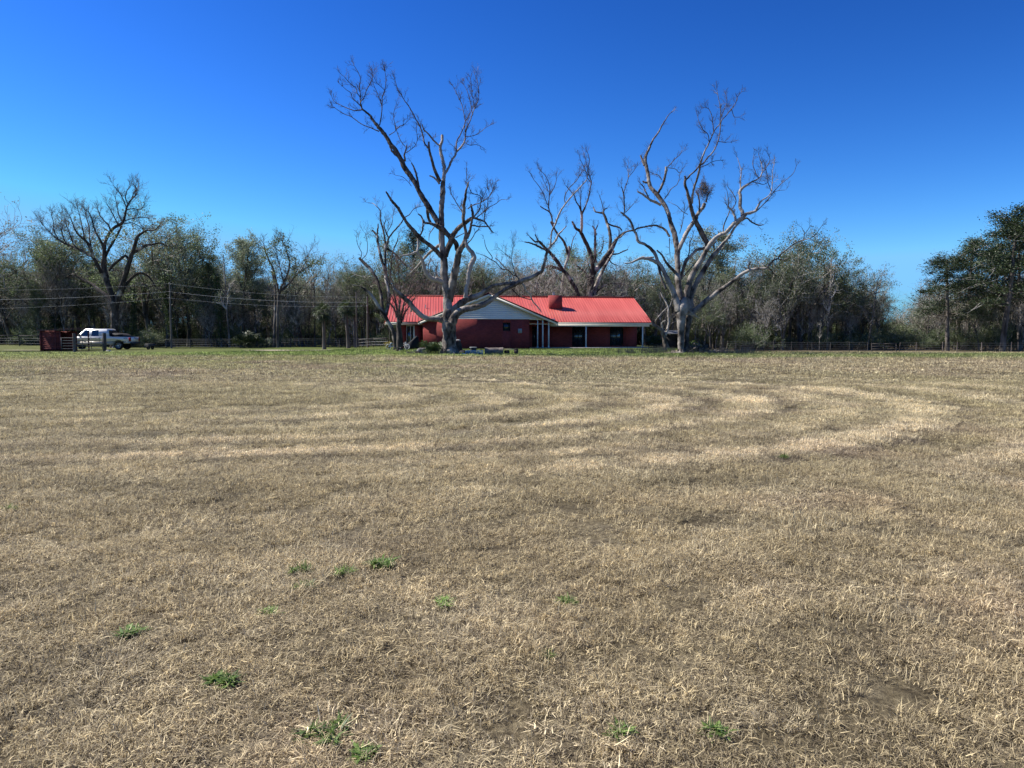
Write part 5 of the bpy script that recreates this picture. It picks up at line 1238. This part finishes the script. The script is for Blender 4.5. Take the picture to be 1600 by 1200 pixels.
obj('lower_panel',a,M['paint_tan'],truck,bev=.015)
# cab
cab=[(C0-.02,Zbelt),(tx(131.5),Zroof-.05),(tx(135),Zroof),(tx(166),Zroof),(tx(168.5),Zroof-.06),(C1,Zbelt)]
a=Acc(); extr(a,cab[::-1],.06,WB-.06,ztap=(Zbelt,.20)); obj('cab',a,M['paint'],truck,bev=.03)
def sideglass(p,y,sgn):
    a=Acc(); f=[]
    for x,z in p: f.append([x,y+sgn*max(0,z-Zbelt)*.20,z])
    b_=[[x,q-sgn*.012,z] for x,q,z in f]; k=len(f); a.poly(b_ if sgn>0 else b_[::-1]); 
    for i in range(k): j=(i+1)%k; a.poly([f[i],f[j],b_[j],b_[i]])
    return a
gz0,gz1=Zbelt+.06,Zroof-.14
def gset(sgn,y):
    for nm,p in(('window',[(C0+.20,gz0),(tx(139.8),gz0),(tx(139.8),gz1),(tx(133.3),gz1),(C0+.33,gz0+.12)]),('window',[(tx(143.5),gz0),(tx(154.6),gz0),(tx(154.2),gz1),(tx(144),gz1)])):
        obj(nm,sideglass(p,y,sgn),M['glass'],truck)
gset(1,.058); gset(-1,WB-.058)
a=Acc(); a.poly([(C1+.012,.2,gz0),(C1+.012,WB-.2,gz0),(tx(169)+.012,WB-.28,gz1),(tx(169)+.012,.28,gz1)]); obj('rear_window',a,M['glass'],truck)
a=Acc(); a.poly([(C0-.012+.02,WB-.2,gz0),(C0-.012+.02,.2,gz0),(tx(131.2)+.02,.3,gz1+.04),(tx(131.2)+.02,WB-.3,gz1+.04)]); obj('windshield',a,M['glass'],truck)
for px0,px1 in((124,141.8),(142.1,156.5)): # door seams as dark gaskets
    for x in(tx(px0),tx(px1)): a=Acc(); a.box((x,-.002,(Zlow+Zbelt)/2-.12),(.012,.006,Zbelt-Zrock-.1)); obj('door_seam',a,M['black'],truck)
    h=Acc(); h.box((tx(px1)-.16,-.025,Zbelt-.17),(.15,.04,.035)); obj('door_handle',h,M['paint'],truck,bev=.008)
# wheels
def wheel(cx,cy,sgn):
    w=bpy.data.objects.new('wheel',None); COL.objects.link(w); w.parent=truck; w.location=(cx,cy,WR_); w.empty_display_size=.2
    t=Acc(); n=28; prof=[(.27,-.13),(.38,-.145),(.425,-.11),(.43,0),(.425,.11),(.38,.145),(.27,.13)]
    an=np.arange(n)*2*math.pi/n; v=[[r*math.cos(q),y,r*math.sin(q)] for r,y in prof for q in an]; k=len(prof)
    t.add(v,[[i*n+j,i*n+(j+1)%n,((i+1)%k)*n+(j+1)%n,((i+1)%k)*n+j] for i in range(k) for j in range(n)]); obj('tyre',t,M['rubber'],w,smooth=True,clean=True)
    r_=Acc(); y=-.09*sgn
    r_.tube([(0,y-.05,0),(0,y+.02,0)],.07,12,cap=True)
    r_.add([[rr*math.cos(q),y+o,rr*math.sin(q)] for rr,o in((.27,-.02),(.27,.03),(.235,.03),(.235,-.02)) for q in an],[[i*n+j,i*n+(j+1)%n,((i+1)%4)*n+(j+1)%n,((i+1)%4)*n+j] for i in range(4) for j in range(n)])
    for s in range(8):
        q=s*math.pi/4; r_.box((.15*math.cos(q),y,.15*math.sin(q)),(.18,.03,.05),ry=-q)
    obj('rim',r_,M['chrome'],w)
    b_=Acc(); b_.tube([(0,y+.05*sgn,0),(0,y+.055*sgn,0)],.245,20,cap=True); obj('brake_disc',b_,M['black'],w)
for cx in(FWX,RWX): wheel(cx,.16,1); wheel(cx,WB-.16,-1)
a=Acc(); a.box((L1+.10,WB/2,.66),(.16,WB-.1,.20)); a.box((L1+.22,WB/2,.52),(.3,.12,.07)); obj('rear_bumper',a,M['greybin'],truck,bev=.02)
a=Acc(); a.box((L0-.06,WB/2,.66),(.16,WB,.24)); obj('front_bumper',a,M['chrome'],truck,bev=.03)
a=Acc(); a.box((L0-.012,WB/2,.93),(.03,1.1,.26)); obj('grille',a,M['chrome'],truck)
for y in(.2,WB-.2): a=Acc(); a.box((L0+.0,y,.94),(.08,.32,.24)); obj('headlight',a,M['lens'],truck,bev=.02)
for y in(.09,WB-.09): a=Acc(); a.box((L1-.02,y,1.06),(.14,.21,.40)); obj('taillight',a,M['lampred'],truck,bev=.015)
a=Acc(); a.box((L1+.035,WB/2,1.05),(.03,WB-.42,.44)); tg=obj('tailgate',a,M['paint'],truck,bev=.01); a=Acc(); a.box((L1+.06,WB/2,1.18),(.03,.3,.06)); obj('tailgate_handle',a,M['black'],tg); 
a=Acc(); a.box((L1+.06,WB/2,.62+.03),(.02,.32,.15)); obj('licence_plate',a,M['white'],truck)
# bed opening and dark load
a=Acc(); a.box(((C1+L1)/2+.1,WB/2,Zrail+.005),(L1-C1-.25,WB-.24,.02)); obj('bed_floor',a,M['black'],truck)
a=Acc(); ld=[(tx(172.5),Zrail),(tx(197),Zrail),(tx(194),Zrail+.16),(tx(188),Zrail+.34),(tx(178),Zrail+.40),(tx(173),Zrail+.36)]; extr(a,ld[::-1],.3,WB-.3)
load=obj('bed_load',a,M['tarp'],None,bev=.05); load.location=truck.location; tag(load,'dark tarp covered load in the bed of the white truck','tarp load')
a=Acc(); a.box((C0+.28,-.10,Zbelt+.13),(.10,.18,.22)); a.box((C0+.28,-.02,Zbelt+.08),(.05,.08,.04)); obj('mirror',a,M['black'],truck,bev=.015)
a=Acc(); a.box((C0+.28,WB+.10,Zbelt+.13),(.10,.18,.22)); obj('mirror',a,M['black'],truck,bev=.015)
def text(name,s,size,loc,rot,m,parent,ext=.004):
    c=bpy.data.curves.new(name,'FONT'); c.body=s; c.size=size; c.extrude=ext; c.align_x='CENTER'; c.align_y='CENTER'
    o=bpy.data.objects.new(name,c); COL.objects.link(o); dg=bpy.context.evaluated_depsgraph_get(); me=bpy.data.meshes.new_from_object(o.evaluated_get(dg)); bpy.data.objects.remove(o)
    me.materials.clear(); me.materials.append(m); o=bpy.data.objects.new(name,me); COL.objects.link(o); o.location=loc; o.rotation_euler=rot; o.parent=parent; return o
text('decal','4X4',.22,(tx(197),-.006,1.15),(R(90),0,0),M['greybin'],truck)
# low trailer tongue behind the truck
a=Acc(); X0=mx(217)
tr_=thing('trailer','low dark utility trailer frame standing behind the truck tailgate','trailer',(X0,79.5,g(X0,79.5)))
a.box((.75,0,.55),(1.2,1.3,.10)); a.box((-.2,0,.52),(.9,.08,.08)); a.box((.75,-.62,.72),(1.2,.05,.28)); a.box((.75,.62,.72),(1.2,.05,.28)); obj('frame',a,M['greybin'],tr_)
for y in(-.72,.72): 
    b=Acc(); n=20; an=np.arange(n)*2*math.pi/n; v=[[.8+r*math.cos(q),y+o,.28+r*math.sin(q)] for r,o in((.1,-.07),(.28,-.08),(.28,.08),(.1,.07)) for q in an]; b.add(v,[[i*n+j,i*n+(j+1)%n,((i+1)%4)*n+(j+1)%n,((i+1)%4)*n+j] for i in range(4) for j in range(n)]); obj('wheel',b,M['rubber'],tr_)
tr_.scale=(.62,.62,.7)

# ---------------------------------------------------------------- red shed (open sided), gate, posts
SY=73.0
def sx(px,Y=SY): return (px-800)/F*Y
X0,X1,X2=sx(63.8),sx(95.5),sx(117.5); zb_=g(X0,SY); zt=P(80,514.5,SY).z-zb_
shed=thing('shed','low rust red board shed with flat overhanging roof, left of the truck','shed',(X0,SY,zb_))
a=Acc(); nb=9; hgt=zt-.18
for k in range(nb):
    z0=.14+k*(hgt-.14)/nb; a.box(((X1-X0)/2,.02+.008*(k%2),z0+(hgt-.14)/nb/2-.01),(X1-X0,.03,(hgt-.14)/nb-.025*(1 if k<5 else .3)))
a.box(((X1-X0)/2,.05,hgt/2+.1),(X1-X0-.02,.02,hgt-.1))
obj('board_wall',a,M['shedred'],shed)
a=Acc(); a.box((.03,1.3,hgt/2),(.05,2.5,hgt)); a.box(((X2-X0)/2-.6,2.55,hgt/2),(X2-X0-1.2,.05,hgt)); obj('side_wall',a,M['shedred'],shed)
a=Acc(); v=[(-.12,-.25,zt-.10),(X2-X0,-.25,zt+.03),(X2-X0,2.9,zt+.12),(-.12,2.9,zt-.02)]; slab(a,v,.05)
for k in range(18):
    t=(k+.5)/18; x=-.12+(X2-X0+.12)*t; a.box((x,1.32,zt-.045+.13*t+.045),(.03,3.1,.03),rx=.029)
obj('roof',a,M['shedroof'],shed)
for x,y in((.06,-.02),((X1-X0),-.02),(X1-X0-.45,-.03),(X2-X0-.15,2.7),(X2-X0-.15,.1)): 
    if x>X1-X0+.2 and y<1: continue
    a=Acc(); a.box((x,y,hgt/2-.08),(.10,.10,hgt+.1)); obj('post',a,M['shedred'],shed)
GY=68.5
def gx_(px): return (px-800)/F*GY
gb0,gb1=gx_(96.5),gx_(163.5); gzb=g(gb0,GY)
gate=thing('farm_gate','weathered tubular metal farm gate standing in front of the white truck','gate',(gb0,GY,gzb))
a=Acc(); Wg=gb1-gb0-.35; zr=[P(130,py,GY).z-gzb for py in(528,532.3,536.5,540.7,545)]
for z in zr: a.tube([(0,0,z),(Wg,0,z)],.028,8,cap=True)
obj('rail',a,M['gatemetal'],gate,smooth=False)
for px in(96.8,129.5,143.5,160.5): a=Acc(); x=gx_(px)-gb0; a.box((x,0,(zr[0]+zr[-1])/2),(.05,.035,zr[0]-zr[-1]+.08)); obj('upright',a,M['gatemetal'],gate)
gp_rs=random.Random(9)
def post(px,Y,topy,w,label,m='darkpost',name='gate_post',rnd=True,cat='post',botpx=None):
    x=(px-800)/F*Y; z=g(x,Y); h=P(px,topy,Y).z-z; t=Acc()
    if rnd: t.tube([(0,0,-.2),(.01,0,h*.5),(0,0,h*.97),(0,0,h)],[w/2,w/2*.97,w/2*.95,w/2*.8],12,cap=True)
    else: t.box((0,0,h/2-.1),(w,w,h+.2))
    o=obj(name,t,M[m],None,smooth=False,bev=0); o.location=(x,Y,z); tag(o,label,cat); return o
post(117,GY+.1,520.5,.26,'thick weathered post in front of the truck bonnet, left of the gate middle',group if False else 'oldwood')
post(164.3,GY,520.3,.30,'thickest dark post at the right end of the metal gate')
a=Acc(); a.box((0,0,.10),(.38,.19,.19)); a.box((0,0,.2),(.30,.03,.02)); o=obj('concrete_block',a,M['concrete'],None,bev=.01); xx=(170-800)/F*68; o.location=(xx,68,g(xx,68)); o.rotation_euler=(0,0,.4); tag(o,'pale concrete block lying in the grass beside the gate post','block')

# ---------------------------------------------------------------- fences
def fence(name,label,pts,h,step,pm,rails,rm,wires=(),pr=.05,nmax=100,jit=.15,rrad=.012,sunk=0):
    rs=random.Random(len(label)); p0=pts[0]; root=thing(name,label,'fence',(p0[0],p0[1],g(*p0)),0,'fences along the woods')
    o=Vector((p0[0],p0[1],g(*p0))); P_=[]
    for (a0,a1) in zip(pts[:-1],pts[1:]):
        L=math.hypot(a1[0]-a0[0],a1[1]-a0[1]); n=max(1,int(L/step))
        for k in range(n): t=(k+(rs.random()-.5)*jit)/n; P_.append((a0[0]+(a1[0]-a0[0])*t,a0[1]+(a1[1]-a0[1])*t))
    P_.append(pts[-1]); P_=P_[:nmax]
    for x,y in P_:
        z=g(x,y); hh=h*(.94+.14*rs.random()); t=Acc(); lx=rs.gauss(0,.03); ly=rs.gauss(0,.03); r_=pr*(.8+.5*rs.random())
        t.tube([(x-o.x,y-o.y,z-o.z-.2),(x-o.x+lx*.5,y-o.y,z-o.z+hh*.5),(x-o.x+lx,y-o.y+ly,z-o.z+hh)],[r_,r_,r_*.9],7,cap=True); obj('post',t,pm,root)
    if rails:
        a=Acc()
        for f in rails:
            for (x,y),(x2,y2) in zip(P_[:-1],P_[1:]):
                z,z2=g(x,y)+f*h,g(x2,y2)+f*h; dx=x2-x; dy=y2-y; L=math.hypot(dx,dy)
                a.box(((x+x2)/2-o.x,(y+y2)/2-o.y-.04,(z+z2)/2-o.z),(L,.035,.11),rz=math.atan2(dy,dx),ry=-math.atan2(z2-z,L)+rs.gauss(0,.006))
        obj('rail',a,rm,root)
    if wires:
        a=Acc()
        for f in wires:
            pp=[(x-o.x,y-o.y-.05,g(x,y)+f*h-o.z) for x,y in P_]; a.tube(pp,rrad,4)
        obj('wire',a,M['wire'],root)
    return root
def X_(px,Y): return (px-800)/F*Y
fence('rail_fence','wooden rail fence left of the red shed',[(X_(-60,88),88),(X_(75,88),88)],1.28,2.6,M['darkpost'],(.93,),M['darkpost'],(.25,.5,.7),.05,rrad=.008)
fence('wire_fence','wire fence with dark posts along the woods between truck and palms',[(X_(222,90),90),(X_(604,92),92)],1.05,2.7,M['darkpost'],(),None,(.95,.75,.55,.35,.15),.045)
fence('wire_fence','wire fence with grey posts along the woods right of the brush pile',[(X_(1120,90),90),(X_(1355,90),90)],1.1,2.2,M['darkpost'],(),None,(.95,.75,.55,.35,.15),.035,rrad=.008)
fence('wire_fence','wire fence with pale leaning posts under the pines',[(X_(1405,89),89),(X_(1600,87),87),(X_(1720,86),86)],1.10,1.9,M['oldwood'],(),None,(.9,.65,.4,.2),.042,jit=.8,rrad=.008)
fence('board_fence','short dark board fence section in the gap between woods and pines',[(X_(1362,89),89),(X_(1400,89),89)],.95,1.3,M['darkpost'],(.92,.6,.28),M['darkpost'],(),.06)
fence('wire_fence','low wire fence beside the left end of the house',[(X_(562,82),82),(X_(606,80),80)],1.0,1.6,M['darkpost'],(.9,),M['darkpost'],(.6,.3),.04)

# ---------------------------------------------------------------- utility poles and cables
def upole(px,Y,topy,label,arms=True,w=.24,lean=0.0):
    x=X_(px,Y); z=g(x,Y); h=P(px,topy,Y).z-z; t=thing('utility_pole',label,'utility pole',(x,Y,z),0,'utility poles'); a=Acc(); a.tube([(0,0,-.3),(lean*h*.5,0,h*.5),(lean*h,0,h)],[w/2,w/2*.85,w/2*.65],10,cap=True); obj('pole',a,M['pole'],t,smooth=False)
    for dz in((.15,1.05,1.75) if arms else ()):
        b=Acc(); b.box((0,-.12,h-dz),(.06,.14,.10)); obj('bracket',b,M['galv'],t)
    return (x,Y,z,h)
p1=upole(268.5,86,441,'slim utility pole right of the truck, leftmost of the three',w=.22)
p2=upole(575,84,463,'utility pole just left of the broken topped tree',w=.24)
p3=upole(558,88,456,'utility pole partly hidden by the smaller palm crown',arms=False,w=.2)
def cable(label,pts,r=.016,sag=.35):
    a=Acc()
    for (q0,q1) in zip(pts[:-1],pts[1:]):
        q0,q1=np.array(q0),np.array(q1); n=14; t=np.linspace(0,1,n+1)[:,None]; p=q0+(q1-q0)*t; p[:,2]-=sag*4*(t[:,0]*(1-t[:,0])); a.tube(p,r,4)
    o=obj('overhead_cable',a,M['cable']); tag(o,label,'cable','cables on the utility poles')
for k,(dz,y0,lab) in enumerate(((.15,447,'topmost of the three thin cables crossing the woods'),(1.05,463,'bright middle cable of the three crossing the woods'),(1.75,479,'lowest of the three cables crossing the woods'))):
    A_=P(-160,y0+4,80); q1=(p1[0],p1[1]-.2,p1[2]+p1[3]-dz); q2=(p2[0],p2[1]-.2,p2[2]+p2[3]-dz*.6+.0)
    cable(lab,[tuple(A_),q1,q2],.013 if k==1 else .008,.4)

# ---------------------------------------------------------------- things in the yard
def place(o,px,Y,rz=0,dz=0): x=X_(px,Y); o.location=(x,Y,g(x,Y)+dz); o.rotation_euler=(0,0,rz); return o
# bicycles
def bike(px,Y,label,mf,rz,lean):
    t=thing('childs_bicycle',label,'bicycle',(0,0,0),0,'small bicycles by the house'); place(t,px,Y,rz); t.rotation_euler=(lean,0,rz)
    for x in(-.42,.42):
        b=Acc(); n=22; q=np.linspace(0,2*math.pi,n+1); b.tube([(x+.23*math.cos(k),0,.24+.23*math.sin(k)) for k in q],.022,6); w=obj('wheel',b,M['whiteplastic'],t)
        b=Acc(); 
        for k in range(8): b.tube([(x,0,.24),(x+.22*math.cos(k*.785),0,.24+.22*math.sin(k*.785))],.006,3)
        obj('spokes',b,M['chrome'],w)
    b=Acc(); 
    for s in([(-.42,0,.24),(-.05,0,.26),(-.17,0,.55)],[(-.42,0,.24),(-.17,0,.52)],[(-.05,0,.26),(.30,0,.52)],[(-.15,0,.50),(.28,0,.60)],[(.42,0,.24),(.30,0,.52),(.26,0,.70)]): b.tube(s,.020,6)
    obj('frame',b,mf,t); b=Acc(); b.tube([(.26,-.22,.74),(.26,0,.70),(.26,.22,.74)],.014,6); obj('handlebar',b,M['chrome'],t); b=Acc(); b.box((-.19,0,.58),(.22,.10,.05)); obj('saddle',b,M['whiteplastic'],t,bev=.02)
bike(614.5,69.3,'small blue bicycle at the left end of the house',M['blue'],.25,.25)
bike(629,69.0,'small white bicycle right of the blue one, by the reddish bare tree',M['whiteplastic'],-.2,-.2)
# covered grill
t=thing('covered_grill','dark sloping shape under a black cover below the white framed window','covered grill'); place(t,645,70.5)
a=Acc(); extr(a,[(-.80,0),(-.72,.18),(-.45,.50),(-.10,.78),(.25,1.12),(.42,1.22),(.52,1.15),(.58,.6),(.60,0)][::-1],-.35,.35); obj('cover',a,M['tarp'],t,bev=.07)
# bird feeder pole with white dome
t=thing('bird_feeder','small bird feeder with white domed top left of the reddish bare tree','bird feeder'); place(t,615.5,69.8)
a=Acc(); a.tube([(0,0,-.1),(0,0,1.35)],.02,6); obj('pole',a,M['darkpost'],t)
a=Acc(); n=14; v=[(r*math.cos(k*6.283/n),r*math.sin(k*6.283/n),z) for r,z in((.20,1.45),(.17,1.56),(.09,1.63)) for k in range(n)]; a.add(v,[[i*n+j,i*n+(j+1)%n,(i+1)*n+(j+1)%n,(i+1)*n+j] for i in range(2) for j in range(n)]); a.poly([v[2*n+j] for j in range(n)]); a.poly([v[j] for j in range(n)][::-1]); obj('dome',a,M['whiteplastic'],t)
a=Acc(); a.tube([(0,0,1.2),(0,0,1.45)],.08,10,cap=True); obj('seed_tube',a,M['greybin'],t)
t=thing('shrub','small yellow green clipped bush at the left corner of the house','bush'); place(t,608.5,73)
a=Acc(); rr=np.random.RandomState(4); cs=[(rr.normal(0,.22),rr.normal(0,.22),.1+rr.rand()*.45) for _ in range(60)]; leaves(a,rr,cs,.1,14,.03,.07); obj('leaves',a,leafmat('yellow_leaves',(.12,.10,.02),(.25,.21,.05),(.38,.32,.10)),t)
a=Acc(); 
for k in range(5): a.tube([(0,0,-.05),(rr.normal(0,.1),rr.normal(0,.1),.25),(rr.normal(0,.2),rr.normal(0,.2),.5)],[.02,.015,.008],5)
obj('stem',a,M['twig'],t)
b=P(1101,297,63); t=thing('twig_nest','dark ragged bundle of twigs hanging high in the pale trunked dead tree','nest',b); a=Acc(); rr=np.random.RandomState(2)
for k in range(420):
    z=rr.normal(0,.36); w=.30*math.exp(-(z+.15)**2*1.6); c=np.array([rr.normal(0,w)+.10*z*-1,rr.normal(0,w),z]); d=unit(rr.normal(0,1,3)*[1,1,1.5]); L=.12+.22*rr.rand(); a.tube(np.array([c-d*L,c+rr.normal(0,.03,3),c+d*L]),[.012,.010,.005],3)
obj('twigs',a,M['twig'],t)
# rocks and dark stump pile left of the tall dead tree
def rock(px,Y,w,h,label,m,seed,name='rock',cat='rock',group=None):
    bm=bmesh.new(); bmesh.ops.create_icosphere(bm,subdivisions=3,radius=1); rr=np.random.RandomState(seed)
    for v in bm.verts:
        n=fbm(v.co.x*1.3+seed*3+5,v.co.y*1.3+v.co.z*1.1+7); v.co*=(.72+.6*n); v.co=Vector((v.co.x*w/2,v.co.y*w/2*.8,max(v.co.z,-.45)*h*.62+h*.25))
    me=bpy.data.meshes.new(name); bm.to_mesh(me); bm.free(); me.materials.append(M[m]); o=bpy.data.objects.new(name,me); COL.objects.link(o); place(o,px,Y); tag(o,label,cat,group); return o
rock(659,60.6,.75,.62,'rounded grey boulder left of the green palmetto by the tall dead tree','stone',1,group='rocks by the tall dead tree')
rock(652.5,60.2,.42,.32,'small dark rock at the left foot of the rounded grey boulder','char',2,group='rocks by the tall dead tree')
def brush(px,Y,w,h,n,label,seed,name='brush_pile',cat='brush pile',m='char',pale=0.15,thick=.03):
    t=thing(name,label,cat); place(t,px,Y); rr=np.random.RandomState(seed); a=Acc()
    for k in range(n):
        x=rr.normal(0,.30)*w*.8; y=rr.normal(0,.3)*w*.4; z=abs(rr.normal(0,.42))*h*math.exp(-(x/(w*.5))**2); an=rr.rand()*6.283; el=rr.normal(0,.45); L=(.3+.9*rr.rand())*w*.35; d=np.array([math.cos(an)*math.cos(el),math.sin(an)*math.cos(el)*.7,math.sin(el)])
        c=np.array([x,y,z]); r=thick*(.3+1.3*rr.rand()**2)
        m_=c+rr.normal(0,.06,3); pts=np.array([c-d*L*.5,m_,c+d*L*.5]); pts[:,2]=np.maximum(pts[:,2],r*.5); a.tube(pts,[r,r*.85,r*.4],5,a=1.0 if rr.rand()<pale else rr.rand()*.2,cap=True)
    obj('branches',a,mat(name+'_wood%d'%seed,(.13,.11,.095),(.045,.038,.032),.95,3,vary=(.42,.35,.28)),t); return t
brush(644,60,1.1,.45,40,'scraggly pile of dead sticks left of the rounded boulder',5,'stick_pile','sticks')
brush(1091,63,1.95,1.05,230,'big dark brush pile right of the pale trunked dead tree',6,pale=.10,thick=.05)
brush(1118,63.5,2.2,.30,90,'low scatter of dark brush trailing right from the big pile',7,'stick_pile','sticks')
# pale split wood at foot of tree 2
def plog(px,Y,L,r,rz,label,m='paleWood',name='fallen_branch',z=0.0,bend=.08,group='bleached wood at the pale trunked dead tree',ry=0,cat='branch'):
    a=Acc(); t=np.linspace(-.5,.5,9); rr=np.random.RandomState(int(px*3)); a.tube(np.stack([t*L,bend*np.sin(t*6+px),r*.8+.04*np.sin(t*5)],-1),r*(1-.45*(t+.5))*(1+.1*rr.normal(0,1,9)),9,a=.5,cap=True); o=obj(name,a,M[m]); place(o,px,Y,rz,z); o.rotation_euler=(0,ry,rz); tag(o,label,cat,group); return o
plog(1050,62.0,1.7,.07,.08,'long bleached branch lying left of the pale trunked dead tree, nearest one')
plog(1053,62.8,1.5,.06,-.15,'thin bleached branch lying just behind the nearest one')
plog(1058,63.2,1.1,.10,.5,'short thick bleached log against the roots of the pale trunked dead tree',z=.06)
plog(1044,63.4,1.0,.05,.9,'small curved bleached branch at the far left of the wood scatter')
# dry grey weeds between house and tree 2
a=Acc(); rs=np.random.RandomState(6); N=5200; n_=0
xs=rs.rand(N); px_=930+xs*(1205-930); Yv=61+rs.rand(N)*6; X=(px_-800)/F*Yv; k=(fbm(X*.8,Yv*.8)>.42)&((np.abs(px_-1060)>5))&(rs.rand(N)<S(px_,925,985)*(1-S(px_,1150,1205)))&(Yv<62.5+4*S(px_,960,1010)); X=X[k];Yv=Yv[k]; Z=gh(X,Yv); N=len(X)
h=.15+.38*rs.rand(N)*(.5+fbm(X*.5,Yv*.5)); an=rs.rand(N)*6.283; ln=.12*rs.rand(N); wd=.006+.006*rs.rand(N)
b0=np.stack([X,Yv,Z],-1); tp=b0+np.stack([np.cos(an)*ln,np.sin(an)*ln,h],-1); sd=np.stack([wd,0*wd,0*wd],-1)
a.add(np.stack([b0-sd,b0+sd,tp+sd*.3,tp-sd*.3],1).reshape(-1,3),np.arange(N*4).reshape(-1,4),a=np.repeat(rs.rand(N),4))
o=obj('dry_weeds',a,leafmat('dead_weeds',(.09,.07,.055),(.17,.14,.11),(.28,.24,.18),.1)); struct(tag(o,'strip of dry grey weeds between the porch lawn and the pale trunked dead tree','weeds'),'stuff')
a=Acc(); N=16000; X=-26+60*rs.rand(N); Yv=55+rs.rand(N)*19; k=(fbm(X*.3+5,Yv*.3)>.34)&~((Yv>70)&(X>-12)&(X<14)); X=X[k];Yv=Yv[k];Z=gh(X,Yv);N=len(X)
h=.04+.10*rs.rand(N); an=rs.rand(N)*6.283; ln=.05*rs.rand(N); wd=.012+.014*rs.rand(N); b0=np.stack([X,Yv,Z],-1); tp=b0+np.stack([np.cos(an)*ln,np.sin(an)*ln,h],-1); sd=np.stack([wd,0*wd,0*wd],-1)
a.add(np.stack([b0-sd,b0+sd,tp+sd*.3,tp-sd*.3],1).reshape(-1,3),np.arange(N*4).reshape(-1,4),a=np.repeat(rs.rand(N),4))
o=obj('green_grass',a,leafmat('lawn_blades',(.10,.16,.03),(.20,.28,.06),(.34,.38,.13),.35)); struct(tag(o,'short green lawn grass around the house and dead trees','lawn'),'stuff')
# things right of the tall dead tree
t=thing('rubbish_bin','tall black bin heaped with grey cloth against the right side of the tall dead tree','bin'); place(t,713.5,61.6)
a=Acc(); n=16; v=[(r*math.cos(k*6.283/n),r*math.sin(k*6.283/n),z) for r,z in((.33,0),(.44*(1),.25),(.40,.6),(.34,.95)) for k in range(n)]; v=[(x*(1+.12*math.sin(3*math.atan2(y,x)+z*4)),y,z*(1+.05*math.sin(5*x))) for x,y,z in v]; a.add(v,[[i*n+j,i*n+(j+1)%n,(i+1)*n+(j+1)%n,(i+1)*n+j] for i in range(3) for j in range(n)]); obj('bin_body',a,M['char'],t)
rk=rock(713.5,61.6,.66,.20,'grey crumpled cloth heaped on top of the black bin','stone',9,'cloth_bundle','cloth'); rk.location.z+=1.0
rk.location.x=t.location.x
rock(723.5,61.0,.62,.36,'black bag slumped on the grass between the bin and the dark planter','tarp',3,'rubbish_bag','bag')
rock(730,61.3,.45,.34,'second smaller black bag touching the dark planter','tarp',8,'rubbish_bag','bag')
t=thing('planter_pot','dark round planter pot with rim standing right of the black bags','pot'); place(t,739.5,62)
a=Acc(); n=18; v=[(r*math.cos(k*6.283/n),r*math.sin(k*6.283/n),z) for r,z in((.20,0),(.25,.30),(.26,.50),(.22,.50),(.20,.42)) for k in range(n)]; a.add(v,[[i*n+j,i*n+(j+1)%n,(i+1)*n+(j+1)%n,(i+1)*n+j] for i in range(4) for j in range(n)]); a.poly([v[4*n+j] for j in range(n)]); obj('pot',a,M['greybin'],t)
a=Acc(); a.tube([(.28*math.cos(q),.28*math.sin(q),.50) for q in np.linspace(0,6.283,19)],.03,6); obj('rim',a,M['grey'],t)
# white ladder-like crate edging
t=thing('white_crate','low white slatted plastic crate lying in front of the planter pot','crate'); place(t,741,59.8)
a=Acc(); L=1.38
for z in(.04,.30): a.box((0,-.15,z),(L,.04,.05)); a.box((0,.15,z),(L,.04,.05))
for k in range(13): x=-L/2+.03+k*(L-.06)/12; a.box((x,-.15,.17),(.04,.035,.21)); a.box((x,.15,.17),(.04,.035,.21)); a.box((x,0,.30),(.035,.26,.035))
obj('slats',a,M['whiteplastic'],t)
a=Acc(); a.box((0,0,.10),(L-.1,.22,.14)); obj('tray',a,mat('teal_tray',(.10,.16,.17),(.06,.10,.11),.6),t)
rock(723.5,59.3,.22,.16,'small white stone left of the white crate, left one of two','whiteplastic',12,group='white stones'); rock(727,59.2,.17,.13,'small white stone touching the white crate, right one of two','whiteplastic',13,group='white stones')
t=thing('log','thick grey log lying in front of the gable wall','log'); place(t,772,60.2,.04)
a=Acc(); tt_=np.linspace(-.72,.72,14); rr=np.random.RandomState(3); a.tube(np.stack([tt_,.02*np.sin(tt_*4),.27+0*tt_],-1),.27*(1+.04*rr.normal(0,1,14)),18,a=.3,cap=True); obj('log_bark',a,M['log'],t,smooth=False)
t=thing('plank','pale plank resting from the grey log to the dark block','plank'); place(t,795,60.5,0,.38); a=Acc(); a.box((0,0,.03),(1.05,.24,.05)); obj('board',a,M['paleWood'],t)
t=thing('wood_block','dark upright wood block carrying the right end of the pale plank','block'); place(t,806.5,60.5); a=Acc(); a.box((0,0,.19),(.34,.40,.40)); a.box((0,.0,.43),(.30,.3,.09)); obj('block',a,M['char'],t,bev=.03)
t=thing('wood_block','low dark wood block under the plank beside the grey log','block'); place(t,792,60.6); a=Acc(); a.box((0,0,.16),(.42,.36,.34)); obj('block',a,M['char'],t,bev=.03)
plog(822,61.5,1.3,.035,.1,'thin dark branch on the lawn right of the plank','char',group=None); plog(846,60.5,1.9,.05,-.1,'long dark branch lying on the lawn in front of the porch','char',group=None)  # the second is just a long dark bent tube laid on the lawn
# far old shed beyond the house corner
x=X_(1051,93); t=thing('old_shed','small grey open fronted shed far behind the pale trunked dead tree','shed',(x,93,g(x,93)))
a=Acc(); a.box((0,1.2,.8),(1.9,.06,1.6)); a.box((-.93,.6,.8),(.06,1.2,1.6)); a.box((.93,.6,.8),(.06,1.2,1.6)); obj('wall',a,M['darkpost'],t)
a=Acc(); slab(a,[(-1.1,-.3,1.75),(1.1,-.3,1.75),(1.1,1.4,2.15),(-1.1,1.4,2.15)],.05); obj('roof',a,M['galv'],t)
